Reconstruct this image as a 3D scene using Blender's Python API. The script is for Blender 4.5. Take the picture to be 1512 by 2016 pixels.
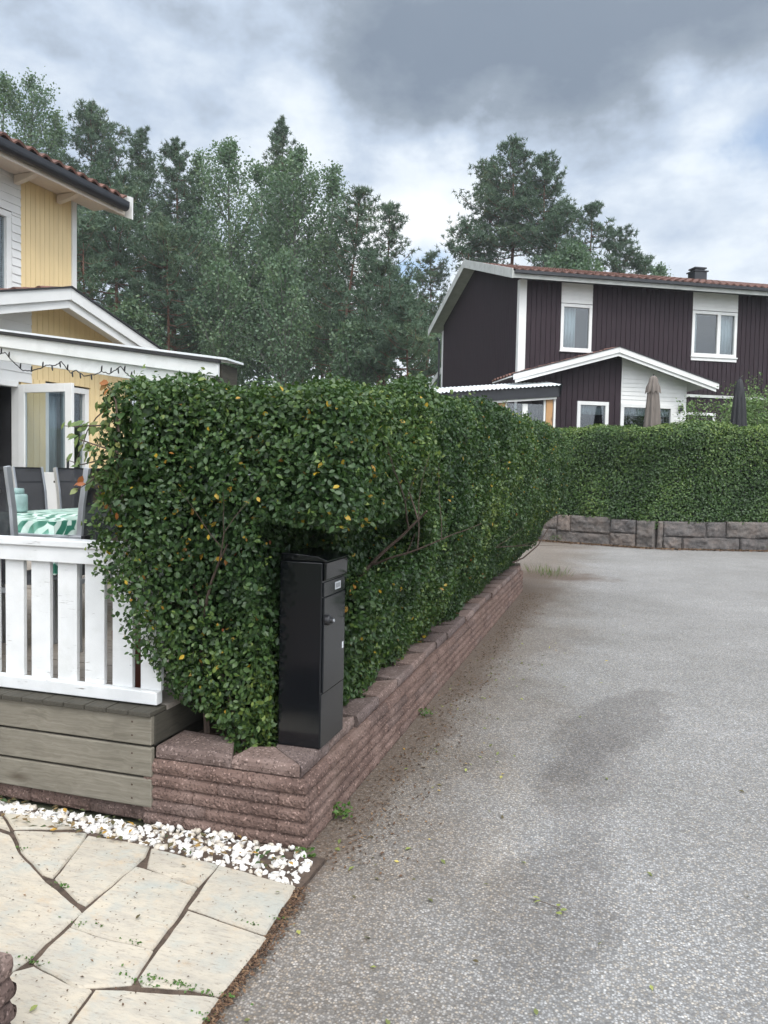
import bpy, math, random
import numpy as np
from mathutils import Vector, Matrix, noise as mnoise

for o in list(bpy.data.objects):
    bpy.data.objects.remove(o)
sc = bpy.context.scene
R = math.radians

# ------------------------------------------------------------------ camera
FPX, EYE = 1510.0, 1.55
YAW, PITCH, ROLL = R(16.8), R(2.8), R(1.1)
_f0 = Vector((-math.sin(YAW), math.cos(YAW), 0)); _r0 = Vector((math.cos(YAW), math.sin(YAW), 0)); _z = Vector((0, 0, 1))
CF = _f0 * math.cos(PITCH) - _z * math.sin(PITCH)
_u0 = _z * math.cos(PITCH) + _f0 * math.sin(PITCH)
CU = _u0 * math.cos(ROLL) - _r0 * math.sin(ROLL)
CR = _r0 * math.cos(ROLL) + _u0 * math.sin(ROLL)
CP = Vector((0, 0, EYE))
cam = bpy.data.cameras.new("camera")
cam.sensor_fit = 'VERTICAL'; cam.sensor_height = 36; cam.sensor_width = 27
cam.lens = 36 * FPX / 2016
cam.clip_start = 0.05; cam.clip_end = 2000
camo = bpy.data.objects.new("camera", cam); sc.collection.objects.link(camo)
camo.matrix_world = Matrix(((CR.x, CU.x, -CF.x, CP.x), (CR.y, CU.y, -CF.y, CP.y), (CR.z, CU.z, -CF.z, CP.z), (0, 0, 0, 1)))
sc.camera = camo


def ray(x, y): return CF + CR * ((x - 756) / FPX) + CU * ((1008 - y) / FPX)
def onz(x, y, z=0.0):
    d = ray(x, y); return CP + d * ((z - EYE) / d.z)
def onx(x, y, X):
    d = ray(x, y); return CP + d * (X / d.x)
def ony(x, y, Y):
    d = ray(x, y); return CP + d * (Y / d.y)
def atd(x, y, D): return CP + ray(x, y) * D


# ------------------------------------------------------------------ light
SUN_EL, SUN_AZ = R(52), R(132)          # azimuth clockwise from +Y: behind the camera, to the right
SUN_DIR = Vector((math.sin(SUN_AZ) * math.cos(SUN_EL), math.cos(SUN_AZ) * math.cos(SUN_EL), math.sin(SUN_EL)))
SKY_GAIN = 1.0
sd = bpy.data.lights.new("sun", 'SUN'); sd.energy = 1.35; sd.angle = R(14); sd.color = (1, .97, .92)
so = bpy.data.objects.new("sun", sd); sc.collection.objects.link(so)
so.rotation_euler = (-SUN_DIR).to_track_quat('-Z', 'Y').to_euler()

sc.view_settings.view_transform = 'Standard'; sc.view_settings.look = 'None'
sc.view_settings.exposure = 0.12; sc.view_settings.gamma = 1.0; sc.view_settings.use_curve_mapping = False

world = bpy.data.worlds.new("World"); sc.world = world; world.use_nodes = True
wt = world.node_tree; wt.nodes.clear()
def wn(t, **k):
    n = wt.nodes.new(t)
    for a, b in k.items(): setattr(n, a, b)
    return n
def wmath(op, a, b=None, clamp=False):
    n = wn('ShaderNodeMath', operation=op, use_clamp=clamp)
    for i, v in enumerate((a, b)):
        if v is None: continue
        if isinstance(v, (int, float)): n.inputs[i].default_value = v
        else: wt.links.new(v, n.inputs[i])
    return n.outputs[0]
wout = wn('ShaderNodeOutputWorld'); wbg = wn('ShaderNodeBackground'); wbg.inputs[1].default_value = 0.1
wt.links.new(wbg.outputs[0], wout.inputs[0])
wsky = wn('ShaderNodeTexSky', sky_type='NISHITA', sun_disc=False, sun_elevation=SUN_EL, sun_rotation=SUN_AZ)
wtc = wn('ShaderNodeTexCoord')
# direction, slightly warped so that cloud edges are ragged
wno = wn('ShaderNodeTexNoise'); wno.inputs['Scale'].default_value = 5.5; wno.inputs['Detail'].default_value = 7; wno.inputs['Roughness'].default_value = .55
wt.links.new(wtc.outputs['Generated'], wno.inputs['Vector'])
wsub = wn('ShaderNodeVectorMath', operation='SUBTRACT'); wt.links.new(wno.outputs['Color'], wsub.inputs[0]); wsub.inputs[1].default_value = (.5, .5, .5)
wsc = wn('ShaderNodeVectorMath', operation='SCALE'); wt.links.new(wsub.outputs[0], wsc.inputs[0]); wsc.inputs['Scale'].default_value = .20
wad = wn('ShaderNodeVectorMath', operation='ADD'); wt.links.new(wtc.outputs['Generated'], wad.inputs[0]); wt.links.new(wsc.outputs[0], wad.inputs[1])
wnm = wn('ShaderNodeVectorMath', operation='NORMALIZE'); wt.links.new(wad.outputs[0], wnm.inputs[0])
def blob(d, sig, w):
    """a soft patch of the sky centred on a world direction"""
    dp = wn('ShaderNodeVectorMath', operation='DOT_PRODUCT'); wt.links.new(wnm.outputs[0], dp.inputs[0]); dp.inputs[1].default_value = d
    e = wmath('EXPONENT', wmath('MULTIPLY', wmath('SUBTRACT', dp.outputs['Value'], 1.0), 1.0 / (sig * sig)))
    return wmath('MULTIPLY', e, w)
def pd(x, y): return tuple(ray(x, y).normalized())
# fine billows
wn2 = wn('ShaderNodeTexNoise'); wn2.inputs['Scale'].default_value = 6.5; wn2.inputs['Detail'].default_value = 8; wn2.inputs['Roughness'].default_value = .56
wmp = wn('ShaderNodeMapping'); wmp.inputs['Scale'].default_value = (1, 1, 1.8); wmp.inputs['Location'].default_value = (3.1, 1.7, .4)
wt.links.new(wtc.outputs['Generated'], wmp.inputs[0]); wt.links.new(wmp.outputs[0], wn2.inputs['Vector'])
acc = wmath('ADD', .54, wmath('MULTIPLY', wmath('SUBTRACT', wn2.outputs['Fac'], .5), 1.1))
for (x, y, s, w) in [(1060, -20, .15, -.27), (1400, 0, .17, -.38), (760, 200, .07, -.22), (900, 130, .07, -.16), (1180, 160, .09, -.12), (1490, 150, .07, -.16), (700, 20, .09, -.16),
                     (1130, 310, .09, -.10), (620, 150, .05, .09), (770, 460, .12, .38), (1290, 185, .05, .26), (1330, 460, .15, .36), (930, 330, .06, .20), (640, 130, .045, .14), (1440, 250, .05, .12), (640, 620, .2, .12),
                     (130, 130, .20, -.07), (380, 200, .14, -.02), (1400, 330, .06, .10), (1512, 500, .10, -.06)]:
    acc = wmath('ADD', acc, blob(pd(x, y), s, w))
acc = wmath('MAXIMUM', acc, .06)
wr = wn('ShaderNodeValToRGB'); wt.links.new(acc, wr.inputs[0])
cr = wr.color_ramp; cr.elements[0].position = .05; cr.elements[0].color = (.185, .24, .32, 1); cr.elements[1].position = 1.0; cr.elements[1].color = (.97, 1.0, 1.03, 1)
for p, c in ((.28, (.28, .34, .42, 1)), (.5, (.50, .595, .73, 1)), (.72, (.77, .845, .93, 1))):
    e = cr.elements.new(p); e.color = c
# thin bright cloud round the veiled sun, behind the camera, and a brighter vault overhead
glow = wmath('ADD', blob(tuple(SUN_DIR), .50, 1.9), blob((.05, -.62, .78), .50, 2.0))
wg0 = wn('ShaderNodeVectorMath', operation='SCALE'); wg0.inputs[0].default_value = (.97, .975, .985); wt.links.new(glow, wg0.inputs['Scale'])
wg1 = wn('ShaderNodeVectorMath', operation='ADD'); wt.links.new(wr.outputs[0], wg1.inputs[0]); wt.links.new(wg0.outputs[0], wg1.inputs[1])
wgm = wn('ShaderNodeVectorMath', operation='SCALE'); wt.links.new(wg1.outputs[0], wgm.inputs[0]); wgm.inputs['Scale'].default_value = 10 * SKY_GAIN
bl = blob(pd(1488, 338), .017, 1.0)
for (x, y, s, w) in [(822, 565, .020, 1.2), (1450, 362, .012, .5), (870, 520, .016, .7)]:
    bl = wmath('ADD', bl, blob(pd(x, y), s, w))
bl = wmath('MULTIPLY', bl, wmath('MULTIPLY', wno.outputs['Fac'], 1.7), clamp=True)
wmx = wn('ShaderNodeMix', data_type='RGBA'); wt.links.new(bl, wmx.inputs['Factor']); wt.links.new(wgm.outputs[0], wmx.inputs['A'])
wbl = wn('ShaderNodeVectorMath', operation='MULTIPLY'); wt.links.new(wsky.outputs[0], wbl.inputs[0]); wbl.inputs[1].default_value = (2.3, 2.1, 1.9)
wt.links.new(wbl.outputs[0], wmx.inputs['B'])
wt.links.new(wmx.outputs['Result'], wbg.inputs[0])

# ------------------------------------------------------------------ helpers
COL = sc.collection
def tag(o, label=None, cat=None, group=None, kind=None):
    if label: o['label'] = label
    if cat: o['category'] = cat
    if group: o['group'] = group
    if kind: o['kind'] = kind
    return o
def empty(name, loc=(0, 0, 0), rz=0, label=None, cat=None, group=None):
    o = bpy.data.objects.new(name, None); COL.objects.link(o); o.location = loc; o.rotation_euler = (0, 0, rz)
    o.empty_display_size = .2
    return tag(o, label, cat, group)
def link(name, me, parent=None, bevel=0, smooth=False):
    o = bpy.data.objects.new(name, me); COL.objects.link(o)
    if parent is not None: o.parent = parent
    if bevel:
        b = o.modifiers.new('bevel', 'BEVEL'); b.width = bevel; b.segments = 2; b.limit_method = 'ANGLE'; b.angle_limit = R(35)
    if smooth:
        me.polygons.foreach_set('use_smooth', [True] * len(me.polygons))
    return o
def children(o): return [c for c in bpy.data.objects if c.parent == o]
def copy_tree(o, parent=None):
    c = o.copy(); COL.objects.link(c)
    if parent is not None: c.parent = parent
    for k in list(o.children): copy_tree(k, c)
    return c


class MB:
    def __init__(s): s.v = []; s.f = []
    def add(s, vs, fs):
        b = len(s.v); s.v += [tuple(p) for p in vs]; s.f += [tuple(i + b for i in f) for f in fs]; return s
    def box(s, x0, x1, y0, y1, z0, z1):
        vs = [(x, y, z) for z in (z0, z1) for y in (y0, y1) for x in (x0, x1)]
        return s.add(vs, [(0, 2, 3, 1), (4, 5, 7, 6), (0, 1, 5, 4), (2, 6, 7, 3), (0, 4, 6, 2), (1, 3, 7, 5)])
    def prism(s, poly, axis, a, b):
        """poly: 2-D outline; extruded along axis 0/1/2 from a to b"""
        def P(p, t):
            q = list(p); q.insert(axis, t); return tuple(q)
        n = len(poly); vs = [P(p, a) for p in poly] + [P(p, b) for p in poly]
        fs = [tuple(range(n))[::-1], tuple(range(n, 2 * n))] + [(i, (i + 1) % n, n + (i + 1) % n, n + i) for i in range(n)]
        return s.add(vs, fs)
    def beam(s, p, q, w, h, up=(0, 0, 1)):
        """rectangular bar from p to q, w across and h tall"""
        p, q = Vector(p), Vector(q); d = (q - p).normalized(); u = Vector(up)
        a = d.cross(u).normalized() * w / 2; b = a.cross(d).normalized() * h / 2
        vs = [p - a - b, p + a - b, p + a + b, p - a + b, q - a - b, q + a - b, q + a + b, q - a + b]
        return s.add(vs, [(3, 2, 1, 0), (4, 5, 6, 7), (0, 1, 5, 4), (1, 2, 6, 5), (2, 3, 7, 6), (3, 0, 4, 7)])
    def tube(s, pts, rads, n=6, cap=True):
        pts = [Vector(p) for p in pts]
        if not hasattr(rads, '__len__'): rads = [rads] * len(pts)
        vs = []; ref = None
        for i, p in enumerate(pts):
            d = (pts[min(i + 1, len(pts) - 1)] - pts[max(i - 1, 0)])
            d = d.normalized() if d.length > 1e-9 else Vector((0, 0, 1))
            if ref is None: ref = Vector((1, 0, 0)) if abs(d.x) < .8 else Vector((0, 1, 0))
            a = (ref - d * ref.dot(d)).normalized(); ref = a; b = d.cross(a)
            vs += [p + (a * math.cos(2 * math.pi * k / n) + b * math.sin(2 * math.pi * k / n)) * rads[i] for k in range(n)]
        fs = [(i * n + k, i * n + (k + 1) % n, (i + 1) * n + (k + 1) % n, (i + 1) * n + k) for i in range(len(pts) - 1) for k in range(n)]
        if cap: fs += [tuple(range(n))[::-1], tuple((len(pts) - 1) * n + k for k in range(n))]
        return s.add(vs, fs)
    def lathe(s, prof, c=(0, 0, 0), n=20):
        """prof: (radius, z)"""
        vs = [(c[0] + r * math.cos(2 * math.pi * k / n), c[1] + r * math.sin(2 * math.pi * k / n), c[2] + z) for r, z in prof for k in range(n)]
        fs = [(i * n + k, i * n + (k + 1) % n, (i + 1) * n + (k + 1) % n, (i + 1) * n + k) for i in range(len(prof) - 1) for k in range(n)]
        fs += [tuple(range(n))[::-1], tuple((len(prof) - 1) * n + k for k in range(n))]
        return s.add(vs, fs)
    def build(s, name, m, parent=None, bevel=0, smooth=False):
        me = bpy.data.meshes.new(name); me.from_pydata(s.v, [], s.f); me.update()
        me.materials.append(m)
        return link(name, me, parent, bevel, smooth)


def np_mesh(name, V, F, m, tint=None):
    """V (n,3); F list of (m,k) int arrays; tint one float per face"""
    me = bpy.data.meshes.new(name)
    V = np.ascontiguousarray(V, np.float32)
    me.vertices.add(len(V)); me.vertices.foreach_set('co', V.ravel())
    loops = np.concatenate([f.ravel() for f in F]).astype(np.int32)
    tot = np.concatenate([np.full(len(f), f.shape[1], np.int32) for f in F])
    st = np.concatenate([[0], np.cumsum(tot)[:-1]]).astype(np.int32)
    me.loops.add(len(loops)); me.loops.foreach_set('vertex_index', loops)
    me.polygons.add(len(tot)); me.polygons.foreach_set('loop_start', st); me.polygons.foreach_set('loop_total', tot)
    me.update(calc_edges=True)
    if tint is not None:
        a = me.attributes.new('tint', 'FLOAT', 'FACE'); a.data.foreach_set('value', np.ascontiguousarray(tint, np.float32))
    me.materials.append(m)
    return me


def unit(a): return a / np.maximum(np.linalg.norm(a, axis=1, keepdims=True), 1e-9)
def rand_unit(rng, n): return unit(rng.normal(size=(n, 3)))

LEAF_OUT = np.array([(0, 0, 0), (-.30, .28, .06), (-.34, .6, .05), (0, 1, -.06), (.34, .6, .05), (.30, .28, .06), (0, .3, 0), (0, .65, .0)])
LEAF_F4 = np.array([(6, 7, 2, 1), (6, 5, 4, 7)]); LEAF_F3 = np.array([(0, 6, 1), (0, 5, 6), (7, 3, 2), (7, 4, 3)])
def leaves(name, pos, nrm, tan, size, tint, m, wide=1.0):
    """pointed oval leaves folded along the midrib; one mesh"""
    n = len(pos); tan = unit(tan - nrm * np.sum(tan * nrm, 1, keepdims=True)); bi = np.cross(nrm, tan)
    sz = size[:, None, None]; L = LEAF_OUT
    V = pos[:, None] + sz * (bi[:, None] * (L[:, 0] * wide)[None, :, None] + tan[:, None] * (L[:, 1] - .5)[None, :, None] + nrm[:, None] * L[:, 2][None, :, None])
    k = len(L); b = (np.arange(n) * k)[:, None, None]
    f4 = (LEAF_F4[None] + b).reshape(-1, 4); f3 = (LEAF_F3[None] + b).reshape(-1, 3)
    t = np.concatenate([np.repeat(tint, 2), np.repeat(tint, 4)])
    return np_mesh(name, V.reshape(-1, 3), [f4, f3], m, t)
def diamonds(name, pos, nrm, tan, size, tint, m, wide=.55, fold=.12):
    """small leaves as two triangles folded on the midrib"""
    n = len(pos); tan = unit(tan - nrm * np.sum(tan * nrm, 1, keepdims=True)); bi = np.cross(nrm, tan); s = size[:, None]
    V = np.stack([pos - tan * s * .5, pos - bi * s * wide * .5 + nrm * s * fold, pos + tan * s * .5, pos + bi * s * wide * .5 + nrm * s * fold], 1)
    b = (np.arange(n) * 4)[:, None]
    F = np.concatenate([np.array([(0, 2, 1)]) + b, np.array([(0, 3, 2)]) + b])
    return np_mesh(name, V.reshape(-1, 3), [F], m, np.concatenate([tint, tint]))


# ------------------------------------------------------------------ materials
def newmat(name):
    m = bpy.data.materials.new(name); m.use_nodes = True
    nt = m.node_tree; b = nt.nodes['Principled BSDF']
    return m, nt, b
def N(nt, t, **k):
    n = nt.nodes.new(t)
    for a, v in k.items(): setattr(n, a, v)
    return n
def coords(nt, scale=(1, 1, 1), out='Object'):
    tc = N(nt, 'ShaderNodeTexCoord'); mp = N(nt, 'ShaderNodeMapping'); mp.inputs['Scale'].default_value = scale
    nt.links.new(tc.outputs[out], mp.inputs[0]); return mp.outputs[0]
def noise(nt, vec, scale, detail=4, rough=.55):
    n = N(nt, 'ShaderNodeTexNoise'); n.inputs['Scale'].default_value = scale; n.inputs['Detail'].default_value = detail; n.inputs['Roughness'].default_value = rough
    nt.links.new(vec, n.inputs['Vector']); return n.outputs['Fac']
def ramp(nt, fac, stops, interp='LINEAR'):
    r = N(nt, 'ShaderNodeValToRGB'); nt.links.new(fac, r.inputs[0]); r.color_ramp.interpolation = interp
    e = r.color_ramp.elements
    def c4(c): return (*c, 1) if hasattr(c, '__len__') else (c, c, c, 1)
    e[0].position = stops[0][0]; e[0].color = c4(stops[0][1]); e[1].position = stops[-1][0]; e[1].color = c4(stops[-1][1])
    for p, c in stops[1:-1]:
        q = e.new(p); q.color = c4(c)
    return r.outputs[0]
def mix(nt, fac, a, b, mode='MIX'):
    n = N(nt, 'ShaderNodeMix', data_type='RGBA', blend_type=mode)
    for k, v in (('Factor', fac), ('A', a), ('B', b)):
        if hasattr(v, 'links') or hasattr(v, 'is_linked'): nt.links.new(v, n.inputs[k])
        elif k == 'Factor': n.inputs[k].default_value = v
        else: n.inputs[k].default_value = (*v, 1) if len(v) == 3 else v
    return n.outputs['Result']
def mth(nt, op, a, b=None, clamp=False):
    n = N(nt, 'ShaderNodeMath', operation=op, use_clamp=clamp)
    for i, v in enumerate((a, b)):
        if v is None: continue
        if isinstance(v, (int, float)): n.inputs[i].default_value = v
        else: nt.links.new(v, n.inputs[i])
    return n.outputs[0]
def bump(nt, b, h, strength=.3, dist=.01):
    n = N(nt, 'ShaderNodeBump'); n.inputs['Strength'].default_value = strength; n.inputs['Distance'].default_value = dist
    nt.links.new(h, n.inputs['Height']); nt.links.new(n.outputs[0], b.inputs['Normal'])

def plain(name, col, rough=.6, var=.12, scale=6, bscale=0, bst=.2, spec=.5, metal=0, dirt=None, dscale=3, damt=.5, stretch=(1, 1, 1)):
    m, nt, b = newmat(name); v = coords(nt, stretch)
    f = noise(nt, v, scale, 6)
    lo = tuple(c * (1 - var) for c in col); hi = tuple(min(1, c * (1 + var)) for c in col)
    c = ramp(nt, f, [(.3, lo), (.7, hi)])
    if dirt:
        d = ramp(nt, noise(nt, v, dscale, 8, .65), [(.5, 0.0), (.72, damt)])
        c = mix(nt, d, c, dirt)
    nt.links.new(c, b.inputs['Base Color'])
    b.inputs['Roughness'].default_value = rough; b.inputs['Metallic'].default_value = metal; b.inputs['Specular IOR Level'].default_value = spec
    if bscale: bump(nt, b, noise(nt, v, bscale, 5), bst, .01)
    return m

def wood(name, c0, c1, axis, knots=True, rough=.75, grain=90):
    m, nt, b = newmat(name)
    st = [grain, grain, grain]; st[axis] = 3
    v = coords(nt, tuple(st)); v0 = coords(nt)
    wv = noise(nt, coords(nt), 3.5, 3); off = N(nt, 'ShaderNodeVectorMath', operation='ADD'); nt.links.new(v, off.inputs[0]); sc_ = N(nt, 'ShaderNodeVectorMath', operation='SCALE'); sc_.inputs[0].default_value = tuple(0 if i == axis else 7 for i in range(3)); nt.links.new(wv, sc_.inputs['Scale']); nt.links.new(sc_.outputs[0], off.inputs[1])
    g = noise(nt, off.outputs[0], 1.0, 6, .65); big = noise(nt, v0, 2.2, 4)
    c = ramp(nt, g, [(.3, c0), (.7, c1)])
    c = mix(nt, ramp(nt, big, [(.4, 0.0), (.7, .45)]), c, tuple(x * .6 for x in c0))
    if knots:
        st2 = [7, 7, 7]; st2[axis] = 2.2
        vo = N(nt, 'ShaderNodeTexVoronoi'); vo.inputs['Scale'].default_value = 1; nt.links.new(coords(nt, tuple(st2)), vo.inputs['Vector'])
        k = ramp(nt, vo.outputs['Distance'], [(.04, 1.0), (.20, .0)])
        c = mix(nt, mth(nt, 'MULTIPLY', k, .75), c, (.06, .045, .03))
    nt.links.new(c, b.inputs['Base Color']); b.inputs['Roughness'].default_value = rough; b.inputs['Specular IOR Level'].default_value = .3
    bump(nt, b, g, .25, .004)
    return m

def leafmat(name, stops, rough=.42, trans=.25, spec=.5, tcol=(.10, .20, .03)):
    m, nt, b = newmat(name)
    a = N(nt, 'ShaderNodeAttribute', attribute_name='tint')
    c = ramp(nt, a.outputs['Fac'], stops)
    nt.links.new(c, b.inputs['Base Color']); b.inputs['Roughness'].default_value = rough; b.inputs['Specular IOR Level'].default_value = spec
    t = N(nt, 'ShaderNodeBsdfTranslucent'); tm = mix(nt, .6, c, tcol, 'MIX'); nt.links.new(tm, t.inputs[0])
    mx = N(nt, 'ShaderNodeMixShader'); mx.inputs[0].default_value = trans
    nt.links.new(b.outputs[0], mx.inputs[1]); nt.links.new(t.outputs[0], mx.inputs[2])
    nt.links.new(mx.outputs[0], nt.nodes['Material Output'].inputs[0])
    return m

MT = {}
MT['white'] = plain('white_paint', (.80, .80, .79), .5, .04, 9, 40, .06, dirt=(.42, .42, .36), dscale=7, damt=.22)
def cracked():
    m, nt, b = newmat('flaking_white_paint'); v = coords(nt)
    c = ramp(nt, noise(nt, v, 9, 5), [(.3, (.64, .65, .65)), (.7, (.71, .72, .72))])
    c = mix(nt, ramp(nt, noise(nt, v, 5, 7, .7), [(.5, 0.0), (.75, .35)]), c, (.45, .46, .42))
    k = noise(nt, coords(nt, (7, 90, 90)), 1.0, 6, .7); k = mth(nt, 'MULTIPLY', ramp(nt, k, [(.60, 0.0), (.645, 1.0)]), ramp(nt, noise(nt, v, 6, 3), [(.5, 0.0), (.6, .9)]))
    c = mix(nt, k, c, (.22, .21, .19)); nt.links.new(c, b.inputs['Base Color']); b.inputs['Roughness'].default_value = .55
    bump(nt, b, k, .4, -.003); return m
MT['white'] = cracked()
MT['white_old'] = plain('weathered_white_paint', (.66, .67, .66), .6, .05, 6, 40, .1, dirt=(.30, .31, .27), dscale=5, damt=.35)
MT['white_house'] = plain('white_trim_paint', (.70, .70, .685), .5, .04, 3, dirt=(.5, .49, .44), dscale=2, damt=.25)
MT['grey_trim'] = plain('weathered_trim', (.50, .51, .49), .65, .1, 4, dirt=(.2, .22, .18), dscale=3, damt=.4)
MT['yellow'] = plain('yellow_paint', (.76, .585, .315), .55, .05, 3, stretch=(3, 3, .6))
MT['brown'] = plain('dark_brown_paint', (.024, .0135, .0185), .7, .2, 3, stretch=(4, 4, .5), spec=.3)
MT['beige_soffit'] = plain('beige_soffit', (.66, .58, .49), .6, .06, 4)
MT['gutter'] = plain('dark_gutter', (.012, .013, .017), .35, .2, 5)
MT['felt'] = plain('black_edging', (.02, .02, .022), .7, .3, 8)
MT['dark_in'] = plain('room_interior', (.03, .03, .033), .9, .3, 2)
MT['curtain'] = plain('curtain_fabric', (.62, .64, .64), .85, .12, 9, stretch=(6, 6, .6))
MT['blind'] = plain('blind_slats', (.62, .63, .65), .5, .05, 5)
MT['alu'] = plain('aluminium', (.46, .48, .51), .38, .08, 6, metal=.6)
MT['black_plastic'] = plain('black_plastic', (.014, .014, .016), .4, .2, 9)
MT['mailpaint'] = plain('black_gloss_paint', (.005, .006, .0075), .10, .15, 7, 300, .015, dirt=(.012, .012, .011), dscale=3, damt=.3)
MT['mailpaint_lit'] = plain('lit_black_gloss_paint', (.019, .0205, .0225), .2, .12, 7, 300, .02, dirt=(.04, .04, .036), dscale=3, damt=.25)  # same black paint, lightened to carry the reflections on the road side
MT['sticker'] = plain('pale_sticker', (.62, .64, .66), .4, .1, 30)
MT['soil'] = plain('dark_soil', (.075, .052, .038), .95, .45, 25, 60, .6)
MT['granite'] = None
MT['bark_pine'] = plain('pine_bark', (.13, .065, .042), .9, .4, 7, 9, .6)
MT['bark_dark'] = plain('grey_bark', (.075, .065, .055), .9, .35, 9, 14, .5)
MT['bark_aspen'] = plain('aspen_bark', (.13, .13, .11), .85, .35, 4, 9, .4)
MT['twig'] = plain('twig_bark', (.075, .052, .04), .85, .3, 30, 60, .3)
MT['terracotta'] = plain('rust_red_planter', (.16, .045, .025), .6, .2, 9)
MT['jar'] = plain('grey_green_glaze', (.20, .29, .28), .45, .25, 22)
MT['rawwood'] = wood('pale_raw_wood', (.40, .22, .10), (.52, .31, .15), 2)
MT['wood_grey'] = wood('weathered_green_grey_wood', (.135, .121, .094), (.23, .21, .170), 0)
MT['deck_end'] = wood('dark_wood', (.042, .039, .031), (.085, .077, .061), 1, knots=False)  # darker wood for edges, sides, frame and eave
MT['deck'] = wood('silvered_deck_wood', (.24, .21, .18), (.38, .34, .30), 0)
MT['taupe'] = plain('taupe_parasol_fabric', (.155, .132, .115), .85, .15, 8, stretch=(3, 3, .5))
MT['blackfab'] = plain('black_parasol_cover', (.013, .013, .016), .7, .3, 8, stretch=(3, 3, .5))
MT['plastic'] = plain('corrugated_plastic', (.70, .73, .74), .45, .06, 5)

def tile_mat():
    m, nt, b = newmat('clay_tile'); v = coords(nt)
    a = noise(nt, v, 3.2, 5); c = ramp(nt, a, [(.3, (.085, .036, .027)), (.55, (.165, .072, .050)), (.75, (.25, .125, .09))])
    d = ramp(nt, noise(nt, v, 14, 6, .7), [(.42, 0.0), (.7, .75)]); c = mix(nt, d, c, (.045, .035, .032))
    nt.links.new(c, b.inputs['Base Color']); b.inputs['Roughness'].default_value = .75; bump(nt, b, noise(nt, v, 60), .2, .005); return m
MT['tile'] = tile_mat()

def glass_mat(name='window_glass', tint=(.75, .8, .82)):
    m, nt, b = newmat(name); nt.nodes.remove(b)
    tr = N(nt, 'ShaderNodeBsdfTransparent'); tr.inputs[0].default_value = (*tint, 1)
    gl = N(nt, 'ShaderNodeBsdfGlossy'); gl.inputs['Roughness'].default_value = .015; gl.inputs[0].default_value = (1, 1, 1, 1)
    lw = N(nt, 'ShaderNodeLayerWeight')
    mx = N(nt, 'ShaderNodeMixShader'); nt.links.new(mth(nt, 'ADD', mth(nt, 'MULTIPLY', mth(nt, 'POWER', lw.outputs['Facing'], 4.0), .8), .09, True), mx.inputs[0])
    nt.links.new(tr.outputs[0], mx.inputs[1]); nt.links.new(gl.outputs[0], mx.inputs[2])
    nt.links.new(mx.outputs[0], nt.nodes['Material Output'].inputs[0]); return m
MT['glass'] = glass_mat()

def mesh_fabric():
    m, nt, b = newmat('dark_mesh_fabric'); v = coords(nt)
    b.inputs['Base Color'].default_value = (.035, .036, .042, 1); b.inputs['Roughness'].default_value = .6
    tr = N(nt, 'ShaderNodeBsdfTransparent'); mx = N(nt, 'ShaderNodeMixShader'); mx.inputs[0].default_value = .80
    nt.links.new(tr.outputs[0], mx.inputs[1]); nt.links.new(b.outputs[0], mx.inputs[2]); nt.links.new(mx.outputs[0], nt.nodes['Material Output'].inputs[0]); return m
MT['mesh'] = mesh_fabric()

def cloth_mat():
    """large palm-leaf print in greens on mint"""
    m, nt, b = newmat('leaf_print_cloth'); v = coords(nt)
    vo = N(nt, 'ShaderNodeTexVoronoi'); vo.inputs['Scale'].default_value = 3.2; nt.links.new(v, vo.inputs['Vector'])
    # each cell is a leaf; ribs fan out at an angle of its own
    rot = N(nt, 'ShaderNodeVectorRotate', rotation_type='Z_AXIS'); nt.links.new(v, rot.inputs['Vector'])
    nt.links.new(mth(nt, 'MULTIPLY', vo.outputs['Color'], 6.28), rot.inputs['Angle'])
    w = N(nt, 'ShaderNodeTexWave', wave_type='BANDS', bands_direction='DIAGONAL'); w.inputs['Scale'].default_value = 5; w.inputs['Distortion'].default_value = 5.0; w.inputs['Detail'].default_value = 1; w.inputs['Detail Scale'].default_value = 1.2
    nt.links.new(rot.outputs[0], w.inputs['Vector'])
    c = ramp(nt, w.outputs['Fac'], [(.38, (.04, .19, .13)), (.46, (.33, .57, .46)), (.56, (.66, .78, .72))])
    c = mix(nt, ramp(nt, noise(nt, v, 5, 2), [(.58, 0.0), (.66, .5)]), c, (.30, .60, .48))
    nt.links.new(c, b.inputs['Base Color']); b.inputs['Roughness'].default_value = .35; return m
MT['cloth'] = cloth_mat()

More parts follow.
